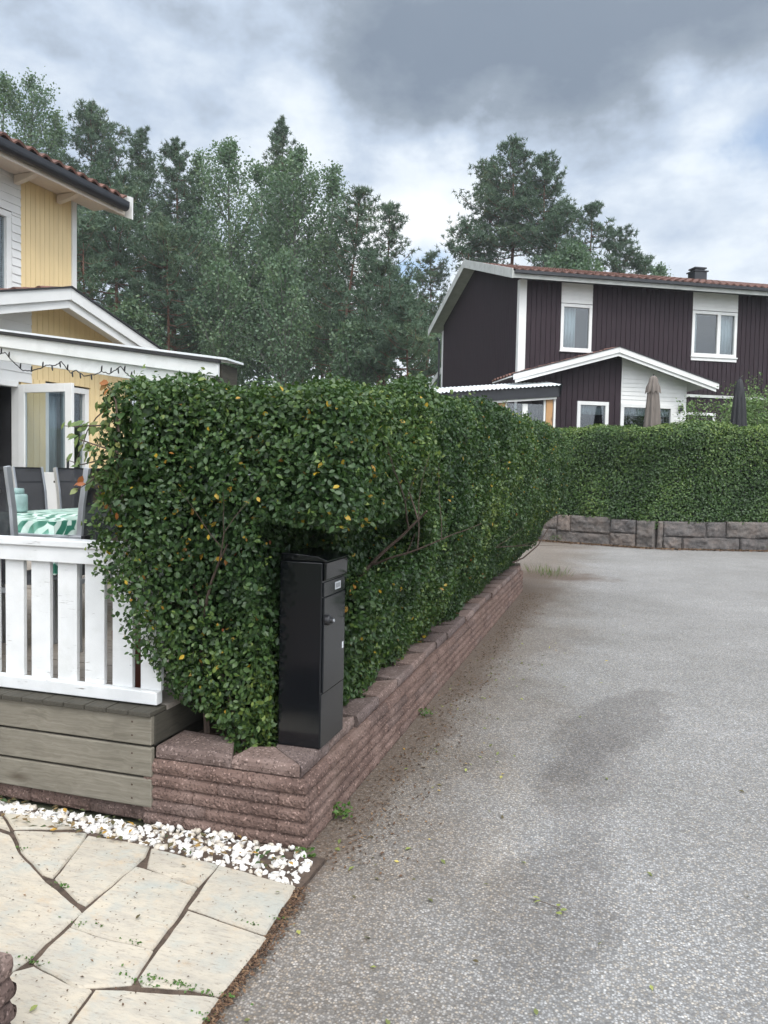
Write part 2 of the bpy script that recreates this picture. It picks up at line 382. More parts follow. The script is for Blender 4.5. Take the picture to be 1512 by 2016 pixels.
def block_mat(name, lo, mid, hi):
    m, nt, b = newmat(name); v = coords(nt)
    c = ramp(nt, noise(nt, v, 5, 5), [(.3, lo), (.5, mid), (.72, hi)])
    vo = N(nt, 'ShaderNodeTexVoronoi'); vo.inputs['Scale'].default_value = 150; nt.links.new(v, vo.inputs['Vector'])
    sep = N(nt, 'ShaderNodeSeparateColor'); nt.links.new(vo.outputs['Color'], sep.inputs[0])
    c = mix(nt, ramp(nt, sep.outputs[0], [(.90, 0.0), (.96, .5)]), c, tuple(min(1, x * 2.1) for x in hi))
    c = mix(nt, ramp(nt, sep.outputs[1], [(.8, 0.0), (.9, .6)]), c, tuple(x * .35 for x in lo))
    d = ramp(nt, noise(nt, v, 2.3, 7, .7), [(.52, 0.0), (.75, .55)]); c = mix(nt, d, c, (.10, .075, .062))
    at_ = N(nt, 'ShaderNodeAttribute', attribute_name='tint'); oi = N(nt, 'ShaderNodeObjectInfo')
    tone = mth(nt, 'ADD', mth(nt, 'MULTIPLY', at_.outputs['Fac'], .42), mth(nt, 'MULTIPLY', oi.outputs['Random'], .42))
    c = mix(nt, 1.0, c, ramp(nt, tone, [(0, (.80, .82, .86)), (.25, (1.0, 1.0, 1.0)), (.42, (1.2, 1.14, 1.10)), (.84, (1.25, 1.2, 1.15))]), 'MULTIPLY')
    nt.links.new(c, b.inputs['Base Color']); b.inputs['Roughness'].default_value = .9; b.inputs['Specular IOR Level'].default_value = .25
    bump(nt, b, noise(nt, v, 130, 4, .7), .6, .006); return m
MT['block'] = block_mat('red_brown_concrete', (.078, .053, .046), (.120, .083, .072), (.165, .120, .106))
MT['cap'] = block_mat('red_brown_cap', (.108, .078, .069), (.155, .115, .103), (.21, .165, .150))
MT['granite'] = block_mat('grey_granite', (.080, .075, .072), (.125, .112, .103), (.18, .150, .132))

def asphalt():
    m, nt, b = newmat('asphalt'); v = coords(nt)
    sx = N(nt, 'ShaderNodeSeparateXYZ'); nt.links.new(v, sx.inputs[0]); X, Y = sx.outputs[0], sx.outputs[1]
    vo = N(nt, 'ShaderNodeTexVoronoi'); vo.inputs['Scale'].default_value = 120; vo.inputs['Randomness'].default_value = 1; nt.links.new(v, vo.inputs['Vector'])
    se = N(nt, 'ShaderNodeSeparateColor'); nt.links.new(vo.outputs['Color'], se.inputs[0])
    chip = ramp(nt, se.outputs[0], [(.0, .16), (.35, .26), (.7, .355), (.94, .43), (1, .56)])
    warm = mix(nt, ramp(nt, se.outputs[1], [(.6, 0.0), (.8, .7)]), chip, mix(nt, 1.0, chip, (1.10, .97, .80), 'MULTIPLY'))
    edge = ramp(nt, vo.outputs['Distance'], [(.35, 0.0), (.62, .75)])
    c = mix(nt, edge, warm, (.15, .147, .144))
    # larger lighter and darker wear
    big = noise(nt, v, .55, 5, .6)
    c = mix(nt, 1.0, c, ramp(nt, big, [(.3, (.82, .81, .79)), (.7, (1.09, 1.085, 1.08))]), 'MULTIPLY')
    mid = noise(nt, v, 2.6, 4, .6)
    c = mix(nt, 1.0, c, ramp(nt, mid, [(.3, .92), (.7, 1.06)]), 'MULTIPLY')
    wob = mth(nt, 'MULTIPLY', mth(nt, 'SUBTRACT', noise(nt, v, 2.1, 5, .6), .5), 1.5)
    def patch(cx, cy, rx, ry, ang, soft=.30):
        dx = mth(nt, 'SUBTRACT', X, cx); dy = mth(nt, 'SUBTRACT', Y, cy); ca, sa = math.cos(ang), math.sin(ang)
        u = mth(nt, 'DIVIDE', mth(nt, 'ADD', mth(nt, 'MULTIPLY', dx, ca), mth(nt, 'MULTIPLY', dy, sa)), rx)
        w = mth(nt, 'DIVIDE', mth(nt, 'SUBTRACT', mth(nt, 'MULTIPLY', dy, ca), mth(nt, 'MULTIPLY', dx, sa)), ry)
        r = mth(nt, 'SQRT', mth(nt, 'ADD', mth(nt, 'MULTIPLY', u, u), mth(nt, 'MULTIPLY', w, w)))
        r = mth(nt, 'ADD', r, mth(nt, 'MULTIPLY', wob, 1.0))
        return ramp(nt, r, [(1 - soft, 1.0), (1.0, 0.0)])
    for (xa, ya, xb, yb, wd, k) in [(1285, 1362, 1085, 1525, .30, .76), (1210, 1430, 1120, 1640, .26, .86), (1130, 1640, 1010, 1960, .27, .80)]:
        p, q = onz(xa, ya), onz(xb, yb); L_ = (q - p).length
        c = mix(nt, patch((p.x + q.x) / 2, (p.y + q.y) / 2, L_ / 2 + .12, wd, math.atan2(q.y - p.y, q.x - p.x)), c, mix(nt, 1.0, c, (k, k * .985, k * .98), 'MULTIPLY'))
    for (px, py, rx, ry, a, k) in [(985, 1700, .12, .5, .05, 1.13), (1000, 1540, .10, .35, .2, 1.10)]:
        g = onz(px, py, 0)
        c = mix(nt, patch(g.x, g.y, rx, ry, a, .5), c, mix(nt, 1.0, c, (k, k * .985, k * .96), 'MULTIPLY'))
    tw = mth(nt, 'ADD', mth(nt, 'ADD', X, 1.17), mth(nt, 'MULTIPLY', mth(nt, 'SUBTRACT', noise(nt, v, 1.1, 6, .65), .5), 1.3))
    c = mix(nt, mth(nt, 'MULTIPLY', ramp(nt, tw, [(.10, 1.0), (.45, .65), (1.0, 0.0)]), ramp(nt, noise(nt, v, 30, 4, .7), [(.3, .6), (.6, 1.0)])), c, mix(nt, 1.0, c, (.72, .62, .53), 'MULTIPLY'))
    # brown soil washed along the foot of the block wall, wider further on
    wid = mth(nt, 'ADD', .17, mth(nt, 'MULTIPLY', mth(nt, 'SUBTRACT', Y, 2.9), .045, True))
    dd = mth(nt, 'DIVIDE', mth(nt, 'ADD', X, 1.17), wid)
    dd = mth(nt, 'ADD', dd, mth(nt, 'MULTIPLY', mth(nt, 'SUBTRACT', noise(nt, v, 1.6, 6, .65), .5), 1.9))
    soil = ramp(nt, dd, [(.2, 1.0), (.75, .7), (1.5, 0.0)])
    near = ramp(nt, mth(nt, 'MULTIPLY', mth(nt, 'SUBTRACT', 14.0, Y), .2), [(.0, 0.0), (.3, 1.0)])
    soil = mth(nt, 'MULTIPLY', soil, near)
    speck = ramp(nt, noise(nt, v, 55, 4, .7), [(.38, .25), (.6, 1.0)])
    soilc = ramp(nt, noise(nt, v, 38, 5, .7), [(.3, (.055, .038, .028)), (.7, (.150, .108, .080))])
    c = mix(nt, mth(nt, 'MULTIPLY', soil, speck), c, soilc)
    p2 = patch(-.95, 12.35, 1.15, .75, 0, .6); c = mix(nt, mth(nt, 'MULTIPLY', p2, .8), c, soilc)
    fy = mth(nt, 'SUBTRACT', mth(nt, 'ADD', mth(nt, 'SUBTRACT', Y, mth(nt, 'MULTIPLY', mth(nt, 'ABSOLUTE', mth(nt, 'SUBTRACT', X, .86)), .31)), mth(nt, 'MULTIPLY', wob, .5)), 17.75)
    c = mix(nt, ramp(nt, fy, [(.0, 0.0), (.5, .85)]), c, soilc)
    nt.links.new(c, b.inputs['Base Color']); b.inputs['Roughness'].default_value = .75; b.inputs['Specular IOR Level'].default_value = .35
    h = mth(nt, 'ADD', mth(nt, 'MULTIPLY', vo.outputs['Distance'], -1.0), mth(nt, 'MULTIPLY', noise(nt, v, 300, 2), .35))
    bump(nt, b, h, .5, .005)
    return m
MT['asphalt'] = asphalt()

def flag_mat():
    m, nt, b = newmat('pale_slate_flag'); v = coords(nt)
    c = ramp(nt, noise(nt, v, 2.2, 6, .6), [(.28, (.39, .355, .295)), (.5, (.485, .435, .355)), (.72, (.545, .47, .355))])
    st = noise(nt, coords(nt, (9, 34, 9)), 1.0, 8, .75)
    c = mix(nt, ramp(nt, st, [(.46, 0.0), (.62, .55)]), c, (.33, .305, .27))
    c = mix(nt, ramp(nt, noise(nt, v, 6, 5, .65), [(.50, 0.0), (.68, .7)]), c, (.36, .385, .36))
    fine = noise(nt, coords(nt, (30, 130, 30)), 1.0, 6, .7); c = mix(nt, ramp(nt, fine, [(.54, 0.0), (.66, .55)]), c, (.20, .17, .14))
    c = mix(nt, ramp(nt, noise(nt, v, 9, 7, .7), [(.56, 0.0), (.7, .5)]), c, (.50, .36, .22))
    c = mix(nt, ramp(nt, noise(nt, v, 1.4, 5), [(.45, 0.0), (.65, .35)]), c, (.30, .275, .23))
    vo = N(nt, 'ShaderNodeTexVoronoi'); vo.inputs['Scale'].default_value = 44; nt.links.new(v, vo.inputs['Vector'])
    se = N(nt, 'ShaderNodeSeparateColor'); nt.links.new(vo.outputs['Color'], se.inputs[0])
    dots = mth(nt, 'MULTIPLY', ramp(nt, vo.outputs['Distance'], [(.10, 1.0), (.17, 0.0)]), ramp(nt, se.outputs[0], [(.45, 0.0), (.5, 1.0)]))
    c = mix(nt, mth(nt, 'MULTIPLY', dots, .8), c, (.12, .095, .07))
    nt.links.new(c, b.inputs['Base Color']); b.inputs['Roughness'].default_value = .7; b.inputs['Specular IOR Level'].default_value = .3
    bump(nt, b, mth(nt, 'ADD', st, noise(nt, v, 30, 5)), .35, .006); return m
MT['flag'] = flag_mat()

def pebble_mat():
    m, nt, b = newmat('white_marble_chip')
    a = N(nt, 'ShaderNodeAttribute', attribute_name='tint')
    c = ramp(nt, a.outputs['Fac'], [(0, (.45, .40, .33)), (.15, (.52, .47, .40)), (.35, (.62, .60, .57)), (1, (.76, .75, .73))])
    nt.links.new(c, b.inputs['Base Color']); b.inputs['Roughness'].default_value = .6; return m
MT['pebble'] = pebble_mat()

MT['hedge'] = leafmat('hedge_leaf', [(0, (.020, .047, .016)), (.35, (.034, .073, .022)), (.72, (.060, .110, .029)), (.93, (.110, .165, .036)), (.978, (.15, .195, .04)), (.986, (.42, .27, .02)), (.993, (.45, .30, .03)), (1, (.20, .055, .02))], .44, .20, .42)
MT['hedge_far'] = leafmat('small_hedge_leaf', [(0, (.028, .064, .017)), (.5, (.058, .118, .026)), (.9, (.115, .185, .038)), (1, (.16, .22, .045))], .45, .2)
MT['needle'] = leafmat('pine_needle', [(0, (.060, .106, .066)), (.6, (.094, .154, .092)), (.93, (.13, .19, .095)), (1, (.20, .14, .07))], .55, .25, .4, (.06, .10, .03))
MT['aspen'] = leafmat('aspen_leaf', [(0, (.074, .135, .082)), (.6, (.122, .195, .108)), (1, (.185, .25, .125))], .45, .36, .5, (.12, .22, .05))
MT['bushleaf'] = leafmat('shrub_leaf', [(0, (.07, .14, .04)), (1, (.18, .27, .08))], .5, .3)
MT['sapling'] = leafmat('cherry_leaf', [(0, (.09, .15, .04)), (.8, (.19, .25, .08)), (.94, (.22, .21, .06)), (1, (.40, .09, .03))], .45, .3)
MT['grass'] = leafmat('weed_green', [(0, (.05, .12, .02)), (.6, (.09, .18, .035)), (1, (.24, .20, .09))], .55, .3)
MT['fallen'] = leafmat('fallen_leaf', [(0, (.10, .075, .035)), (.35, (.14, .16, .05)), (.7, (.30, .34, .10)), (.9, (.45, .42, .12)), (1, (.55, .30, .04))], .6, .2)

rng = np.random.default_rng(7); random.seed(7)
def nz(p, s, seed=0.0): return mnoise.noise(Vector((p[0] * s + seed, p[1] * s + seed * 1.7, p[2] * s - seed)))

# ------------------------------------------------------------------ ground
g = MB(); g.box(-400, 400, -400, 400, -.4, -.02)
tag(g.build('ground', plain('forest_floor', (.06, .065, .035), .95, .4, 1.5, 20, .4)), 'dark earth and rough grass under the trees', 'ground', kind='structure')
me = bpy.data.meshes.new('road')
me.from_pydata([(-1.095, -6, 0), (16, -6, 0), (16, 26, 0), (-16, 22, 0), (-16, 11.35, 0), (-1.6, 11.35, 0), (-1.6, 2.74, 0), (-1.095, 2.74, 0)], [], [tuple(range(8))])
me.materials.append(MT['asphalt'])
tag(link('road', me), 'worn pale grey asphalt lane curving left behind the hedge', 'road', kind='structure')

# path: bed with large irregular flagstones
C4 = lambda x, y: onz(x / 2.2909, 1400 + y / 2.2909, .028)
flags = [
    [(988, 692), (1330, 785), (1195, 1000), (1000, 935), (852, 880)],
    [(846, 897), (1000, 950), (1195, 1015), (1100, 1140), (985, 1275), (850, 1240), (640, 1228), (622, 1198)],
    [(684, 618), (980, 690), (893, 783), (664, 700)],
    [(612, 697), (760, 742), (884, 790), (800, 915), (690, 1064), (500, 1020), (322, 962), (352, 922)],
    [(398, 560), (672, 605), (655, 650), (505, 775), (388, 868), (350, 848), (252, 747), (320, 660)],
    [(66, 537), (388, 547), (372, 585), (240, 742), (190, 728), (98, 628)],
    [(18, 458), (200, 472), (328, 522), (66, 524)],
    [(-330, 560), (-60, 520), (42, 556), (85, 640), (180, 742), (366, 900), (305, 950), (140, 1100), (48, 1166), (-120, 1260), (-380, 1180)],
    [(312, 972), (500, 1032), (688, 1074), (588, 1222), (350, 1240), (322, 1225), (240, 1178), (152, 1128)],
    [(62, 1170), (150, 1148), (240, 1196), (340, 1246), (408, 1252), (285, 1420), (120, 1520), (-160, 1500)],
    [(428, 1254), (560, 1256), (985, 1290), (890, 1420), (780, 1600), (560, 1640), (300, 1440)],
    [(-60, 470), (10, 474), (46, 532), (-40, 505)],
    [(-420, 400), (-70, 455), (-75, 505), (-340, 545)],
]
path = MB()
edge = [(1345, 780), (1205, 1005), (995, 1285), (760, 1640)]
pe = [C4(*p) for p in edge]
path.prism([(-4.6, -2.5), (-1.03, -2.5)] + [(p.x + .012, p.y) for p in pe[::-1]] + [(-1.06, 2.80), (-4.6, 2.80)], 2, -.3, .017)
po = tag(path.build('path', MT['soil']), 'paved front path of large pale irregular flagstones', 'path', kind='structure')
def flagstone(pts):
    # walk the outline with a slight wobble, then give it a rounded top
    out = []
    for i in range(len(pts)):
        a, b = Vector(pts[i]), Vector(pts[(i + 1) % len(pts)]); n = max(2, int((b - a).length / .035))
        for k in range(n):
            p = a.lerp(b, k / n); w = .005
            out.append((p.x + nz((p.x, p.y, 0), 14, 1) * w, p.y + nz((p.x, p.y, 0), 14, 5) * w))
    c = Vector((sum(p[0] for p in out) / len(out), sum(p[1] for p in out) / len(out)))
    out = [(p[0] + (p[0] - c.x) / (c - Vector(p)).length * .0028, p[1] + (p[1] - c.y) / (c - Vector(p)).length * .0028) for p in out]
    rings = []
    for ins, z in ((0, 0.0), (0, .020), (.006, .027)):
        rings.append([(p[0] + (c.x - p[0]) / max((c - Vector(p)).length, .01) * ins, p[1] + (c.y - p[1]) / max((c - Vector(p)).length, .01) * ins, z + nz((p[0], p[1], 0), 5, 9) * .002) for p in out])
    n = len(out); mb = MB(); vs = [q for r in rings for q in r]
    fs = [(r * n + i, r * n + (i + 1) % n, (r + 1) * n + (i + 1) % n, (r + 1) * n + i) for r in range(2) for i in range(n)]
    fs.append(tuple(2 * n + i for i in range(n)))
    return mb.add(vs, fs)
fl2 = [[C4(*p).xy for p in f] for f in flags]
fl2 += [[Vector(p) for p in f] for f in ([(-3.3, 1.9), (-2.72, 1.95), (-2.7, 2.5), (-3.4, 2.45)], [(-4.3, 1.5), (-3.4, 1.55), (-3.5, 2.5), (-4.3, 2.55)], [(-1.95, .6), (-1.05, .55), (-1.04, 1.22), (-1.5, 1.25)])]
for f in fl2:
    flagstone(f).build('flagstone', MT['flag'], po, smooth=False)

# white marble chips between the path and the wall
def chips(n, inside, size, name, z0=.008):
    base = []
    t = (1 + 5 ** .5) / 2
    ico = unit(np.array([(-1, t, 0), (1, t, 0), (-1, -t, 0), (1, -t, 0), (0, -1, t), (0, 1, t), (0, -1, -t), (0, 1, -t), (t, 0, -1), (t, 0, 1), (-t, 0, -1), (-t, 0, 1)], float))
    F = np.array([(0, 11, 5), (0, 5, 1), (0, 1, 7), (0, 7, 10), (0, 10, 11), (1, 5, 9), (5, 11, 4), (11, 10, 2), (10, 7, 6), (7, 1, 8), (3, 9, 4), (3, 4, 2), (3, 2, 6), (3, 6, 8), (3, 8, 9), (4, 9, 5), (2, 4, 11), (6, 2, 10), (8, 6, 7), (9, 8, 1)])
    Vs, Fs, T = [], [], []
    k = 0
    while k < n:
        p = inside()
        if p is None: continue
        s = size * rng.uniform(.55, 1.5); ax = rng.uniform(.45, 1.3, 3) * s
        v = ico * rng.uniform(.55, 1.3, (12, 1)) * ax
        q = np.linalg.qr(rng.normal(size=(3, 3)))[0]; v = v @ q
        v += np.array([p[0], p[1], z0 + s * rng.uniform(.25, .8)])
        Fs.append(F + len(Vs) * 12); Vs.append(v); T.append(np.full(20, rng.uniform())); k += 1
    return link(name, np_mesh(name, np.concatenate(Vs), [np.concatenate(Fs)], MT['pebble'], np.concatenate(T)))
lo_line = [C4(-400, 395).xy, C4(20, 452).xy, C4(330, 522).xy, C4(680, 603).xy, C4(985, 690).xy, C4(1325, 778).xy]
def in_gravel():
    x = rng.uniform(-3.6, -1.10); hi = 2.845 if x > -1.89 else 2.80
    for a, b in zip(lo_line[:-1], lo_line[1:]):
        if a.x <= x <= b.x:
            lo = a.y + (b.y - a.y) * (x - a.x) / (b.x - a.x)
            if x > -1.2: hi = min(hi, 2.86 - (x + 1.2) * 1.2)
            return (x, rng.uniform(lo + .005, hi))
    return None
tag(chips(1060, in_gravel, .0135, 'gravel'), 'strip of white marble chips between the flagstones and the block wall', 'gravel', kind='stuff')

# ------------------------------------------------------------------ block wall (near)
WX, WY, WH = -1.176, 2.861, .348
def wall_face(mb, L, place, courses, ch, seed, zoff=0.0):
    """rock-faced courses; place(u, out, z) maps along-face / outward / height to world"""
    prof = [(0.0, -.012), (.04, .003), (.14, .006), (.32, .008), (.50, .008), (.62, .007), (.68, .004), (.80, -.002), (.95, -.008), (1.0, -.015)]
    for c in range(courses):
        joints = []; u = -(.18 if c % 2 else .0) - random.uniform(0, .06)
        while u < L:
            joints.append(u); u += random.uniform(.27, .33)
        n = int(L / .009); rows = []
        for k in range(n + 1):
            uu = -.004 + (L + .004) * k / n; dj = min(abs(uu - j) for j in joints)
            jn = max(0.0, 1 - dj / .007) if uu > .02 else 0.0
            blk = sum(1 for j in joints if j <= uu); bo = nz((blk * 3.1, c * 5.3, seed), 1.0) * .003 * min(1, max(uu, 0) / .05)
            col = []
            for fz, o in prof:
                r = 1.0 if .1 < fz < .64 else .08
                if k == 0: uu = -o
                w = 0 if k == 0 else nz((uu, fz * .06 + c * .3, seed), 75) * .0055 * r + nz((uu, fz * .06 + c * .3, seed), 22) * .0022 * r
                col.append(place(uu, o + w + bo - .012 * jn, zoff + ch * (c + fz)))
            rows.append(col)
        m = len(prof); vs = [p for col in rows for p in col]; bid = []
        for k in range(n): bid.append(sum(1 for j in joints if j <= L * (k + .5) / n))
        mb.t = getattr(mb, 't', []) + [(math.sin(b_ * 12.9898 + c * 78.233 + seed * 3.1) * 43758.5) % 1 for b_ in bid for _ in range(m - 1)]
        mb.add(vs, [(k * m + j, (k + 1) * m + j, (k + 1) * m + j + 1, k * m + j + 1) for k in range(n) for j in range(m - 1)])
def toned(mb, parent):
    o = mb.build('block_courses', MT['block'], parent); a = o.data.attributes.new('tint', 'FLOAT', 'FACE'); n = len(o.data.polygons)
    a.data.foreach_set('value', (mb.t + [.5] * n)[:n])
nearwall = empty('block_wall', (WX, WY, 0), 0, 'low red-brown wall of rock-faced concrete blocks under the tall hedge', 'wall')
def P2(x, y, z): return (x - WX, y - WY, z)
mb = MB(); CH = .058; LY = 10.45 - WY
wall_face(mb, LY, lambda u, o, z: P2(WX + o, WY + u, z), 5, CH, 3.0)
wall_face(mb, .76, lambda u, o, z: P2(WX - u, WY - o, z), 5, CH, 8.0)
wall_face(mb, 2.6, lambda u, o, z: P2(WX - .765 - u, WY + .022 - o, z), 1, .072, 13.0)
mb.box(-.70, -.012, .012, LY, 0, .10); mb.box(-.30, -.014, .014, LY, .10, 5 * CH - .002); mb.box(-.71, -.30, .014, .26, .10, 5 * CH - .002)
toned(mb, nearwall)
def cap_stone(outline, z0, z1):
    """outline in wall space, outer edge first (two points), then the inner edge; rock face on the outer edge"""
    out = []
    for i in range(len(outline)):
        a, b = Vector(outline[i]), Vector(outline[(i + 1) % len(outline)]); n = max(1, int((b - a).length / .018))
        for k in range(n):
            p = a.lerp(b, k / n); out.append((p.x, p.y, i == 0))
    c = Vector((sum(p[0] for p in out) / len(out), sum(p[1] for p in out) / len(out))); n = len(out)
    a, b = Vector(outline[0]), Vector(outline[1]); nrm = Vector(((b - a).y, -(b - a).x)).normalized()
    if nrm.dot(c - a) > 0: nrm = -nrm
    vs = []
    for fz, ins, ex in ((0, .0, -.004), (.14, 0, .003), (.5, 0, .007), (.80, 0, .004), (.93, 0, -.002), (1.0, .006, -.004)):
        for (x, y, o) in out:
            d = Vector((c.x - x, c.y - y)); d = d / max(d.length, .01)
            w = ex + (nz((x + WX, y, fz * .3), 50, 2) * .006 if .1 < fz < .9 else 0) if o else 0
            vs.append((x + d.x * ins + nrm.x * w, y + d.y * ins + nrm.y * w, z0 + (z1 - z0) * fz))
    fs = [(r * n + i, r * n + (i + 1) % n, (r + 1) * n + (i + 1) % n, (r + 1) * n + i) for r in range(5) for i in range(n)]
    fs += [tuple(5 * n + i for i in range(n)), tuple(range(n))[::-1]]
    return MB().add(vs, fs)
z0, z1 = 5 * CH - .001, WH
CX, CY = -.030, .016                                # the caps sit back from the courses
def capset(o): cap_stone(o, z0, z1).build('cap_stone', MT['cap'], nearwall)
capset([(CX, CY), (CX, CY + .33), (CX - .21, CY + .27), (CX - .19, CY + .17)])       # corner stone, cut on the mitre
capset([(CX - .31, CY), (CX - .004, CY), (CX - .192, CY + .165), (CX - .29, CY + .13)])
capset([(CX - .68, CY), (CX - .313, CY), (CX - .36, CY + .10), (CX - .40, CY + .20), (CX - .68, CY + .22)])
y = CY + .335
while y < LY - .1:
    L = min(.36 + random.uniform(-.015, .015), LY - y); j = random.uniform(-.01, .01)
    capset([(CX + j, y), (CX + j, y + L - .005), (CX - .24 + j, y + L - .20), (CX - .24 + j, y + .05)]); y += L
# planting soil behind the caps
s = MB(); s.prism([(WX - .12, WY + .12), (WX - .12, 11.2), (-1.88, 11.2), (-1.88, WY + .12)], 2, .10, .30)
tag(s.build('planting_bed', MT['soil']), 'dark soil of the planting bed behind the cap stones', 'soil', kind='structure')

# matching block pier at the near left edge of the path
pier = empty('block_pier', (0, 0, 0), 0, 'red-brown rock-faced block pier cut off by the lower left corner of the photo', 'wall')
pc = onz(23, 1876, .30); mb = MB()
wall_face(mb, .6, lambda u, o, z: (pc.x + o, pc.y - .6 + u, z), 4, .06, 21.0)
wall_face(mb, .6, lambda u, o, z: (pc.x - u, pc.y + o, z), 4, .06, 26.0)
mb.box(pc.x - .6, pc.x - .012, pc.y - .6, pc.y - .012, 0, .236); toned(mb, pier)
mb = MB(); mb.v = []
cs = cap_stone([(pc.x - WX * 0 + .0, pc.y), (pc.x, pc.y - .35), (pc.x - .3, pc.y - .35), (pc.x - .3, pc.y)], .238, .30); cs.build('cap_stone', MT['cap'], pier)
cs = cap_stone([(pc.x - .302, pc.y), (pc.x - .302, pc.y - .35), (pc.x - .6, pc.y - .35), (pc.x - .6, pc.y)], .238, .30); cs.build('cap_stone', MT['cap'], pier)

# ------------------------------------------------------------------ deck, fence
DX = -1.892
deck = empty('wooden_deck', (DX, WY, 0), 0, 'raised wooden deck faced with three weathered grey-green boards', 'deck')
for za, zb, in ((.352, .497), (.213, .342), (.077, .203)):
    MB().box(-5.1, -.002 if za < .3 else -.004, -.012, .016, za, zb).build('front_board', MT['wood_grey'], deck, bevel=.006)
MB().box(-.032, -.004, .017, 7.3, .345, .478).build('side_board', MT['deck_end'], deck, bevel=.004)
mb = MB(); x = -.002
while x > -5.0:
    w = .108 + random.uniform(-.003, .003); mb.box(x - w, x, -.026, .105, .480 + .0, .502 + random.uniform(-.002, .002)); x -= w + .004
mb.build('edge_planks', MT['deck_end'], deck, bevel=.003)
mb = MB(); yy = .110
while yy < 7.3:
    mb.box(-5.1, -.002, yy, yy + .118, .478, .501 + random.uniform(-.0015, .0015)); yy += .125
mb.build('deck_planks', MT['deck'], deck)
rust = plain('rusty_screw', (.05, .025, .015), .6)
for z in (.39, .45, .245, .31, .11, .17):
    q = MB().lathe([(.0045, 0), (.0045, .0012), (.001, .0016)], (0, 0, 0), 8); q.v = [(-.10 + a[0], -.0115 - a[2], z + a[1]) for a in q.v]; q.build('screw', rust, deck)
MB().box(-5.1, -.03, .03, 7.2, .0, .40).build('deck_frame', MT['deck_end'], deck)

fence = empty('picket_fence', (DX, 2.93, .50), 0, 'white painted picket fence with flaking rails along the deck edge', 'fence')
F = lambda z: z - .50
MB().box(-5.0, -.0, -.025, .075, F(1.19), F(1.222)).build('top_rail', MT['white'], fence, bevel=.005)
MB().box(-5.0, -.0, -.012, .010, F(1.118), F(1.1885)).build('upper_rail', MT['white'], fence, bevel=.003)
MB().box(-5.0, -.02, -.016, .030, F(.510), F(.568)).build('bottom_rail', MT['white'], fence, bevel=.004)
x = -2.056 - DX
k = 0
while x > -4.9:
    MB().box(x - .105, x, .0115, .0335, F(.569 if False else .5685), F(1.1885)).build('picket', MT['white'], fence, bevel=.002); x -= .1485; k += 1
# first picket right of these, mostly behind the hedge
MB().box(-2.013 + .0 - DX, -1.908 - DX, .0115, .0335, F(.5685), F(1.1885)).build('picket', MT['white'], fence, bevel=.002)
for xx in (-1.75, -4.0):
    MB().box(xx - .045, xx + .045, .034, .124, 0.002, F(1.19)).build('post', MT['white'], fence, bevel=.004)

# ------------------------------------------------------------------ letter box
mx0, mx1, my0, my1, mz0, mz1 = -1.396, -1.195, 3.066, 3.352, WH, 1.165
mbx = empty('mailbox', ((mx0 + mx1) / 2, (my0 + my1) / 2, mz0), 0, 'tall black metal letter box standing on the block wall in a hollow of the hedge', 'mailbox')
hx, hy, H = (mx1 - mx0) / 2, (my1 - my0) / 2, mz1 - mz0
MB().box(-hx, hx - .004, -hy, hy, .0005, H).build('body', MT['mailpaint'], mbx, bevel=.004)
# sloping lid: highest along the back, overhanging the door side
MB().prism([(-hx - .002, H + .001), (hx + .012, H + .001), (hx + .014, H + .010), (hx - .03, H + .026), (-hx + .02, H + .036), (-hx - .002, H + .034)], 1, -hy + .012, hy + .003).build('lid', MT['mailpaint'], mbx, bevel=.004)
MB().prism([(hx - .003, H - .001), (hx + .012, H - .001), (hx + .010, H - .075), (hx - .003, H - .082)], 1, -hy + .016, hy - .002).build('slot_flap', MT['mailpaint'], mbx, bevel=.002)
MB().box(hx - .0035, hx + .0015, -hy + .016, hy - .006, H - .150, H - .088).build('slot_plate', MT['mailpaint_lit'], mbx, bevel=.001)
dr = MB().box(hx - .0035, hx + .0035, -hy + .018, hy - .006, .245, H - .155).build('door', MT['mailpaint_lit'], mbx, bevel=.0015)
MB().box(hx - .0035, hx + .0005, -hy + .003, hy - .002, .004, .241).build('lower_panel', MT['mailpaint_lit'], mbx, bevel=.001)
kn = MB(); kn.lathe([(.021, 0), (.023, .004), (.023, .016), (.019, .021), (.014, .024), (.013, .034), (.009, .036)], n=20)
kn.v = [(hx + .0035 + z, -hy + .034 + x, .565 + y_) for x, y_, z in kn.v]
lk = kn.build('lock_knob', MT['black_plastic'], dr, smooth=False)
kn = MB(); kn.lathe([(.0075, 0), (.0075, .004), (.006, .0045)], n=14); kn.v = [(hx + .0395 + z, -hy + .034 + x, .565 + y_) for x, y_, z in kn.v]
kn.build('lock_barrel', MT['alu'], dr)
MB().box(hx + .0016, hx + .0035, .006, .075, H - .135, H - .102).build('name_label', MT['sticker'], mbx)
mb = MB()
for i in range(6): mb.box(hx + .0037, hx + .0041, .014 + i * .0095, .014 + i * .0095 + .004, H - .129, H - .108)
mb.build('label_print', MT['black_plastic'], mbx)
MB().box(hx + .0036, hx + .005, hy - .040, hy - .022, .395, .425).build('reflector_sticker', MT['sticker'], dr, bevel=.004)

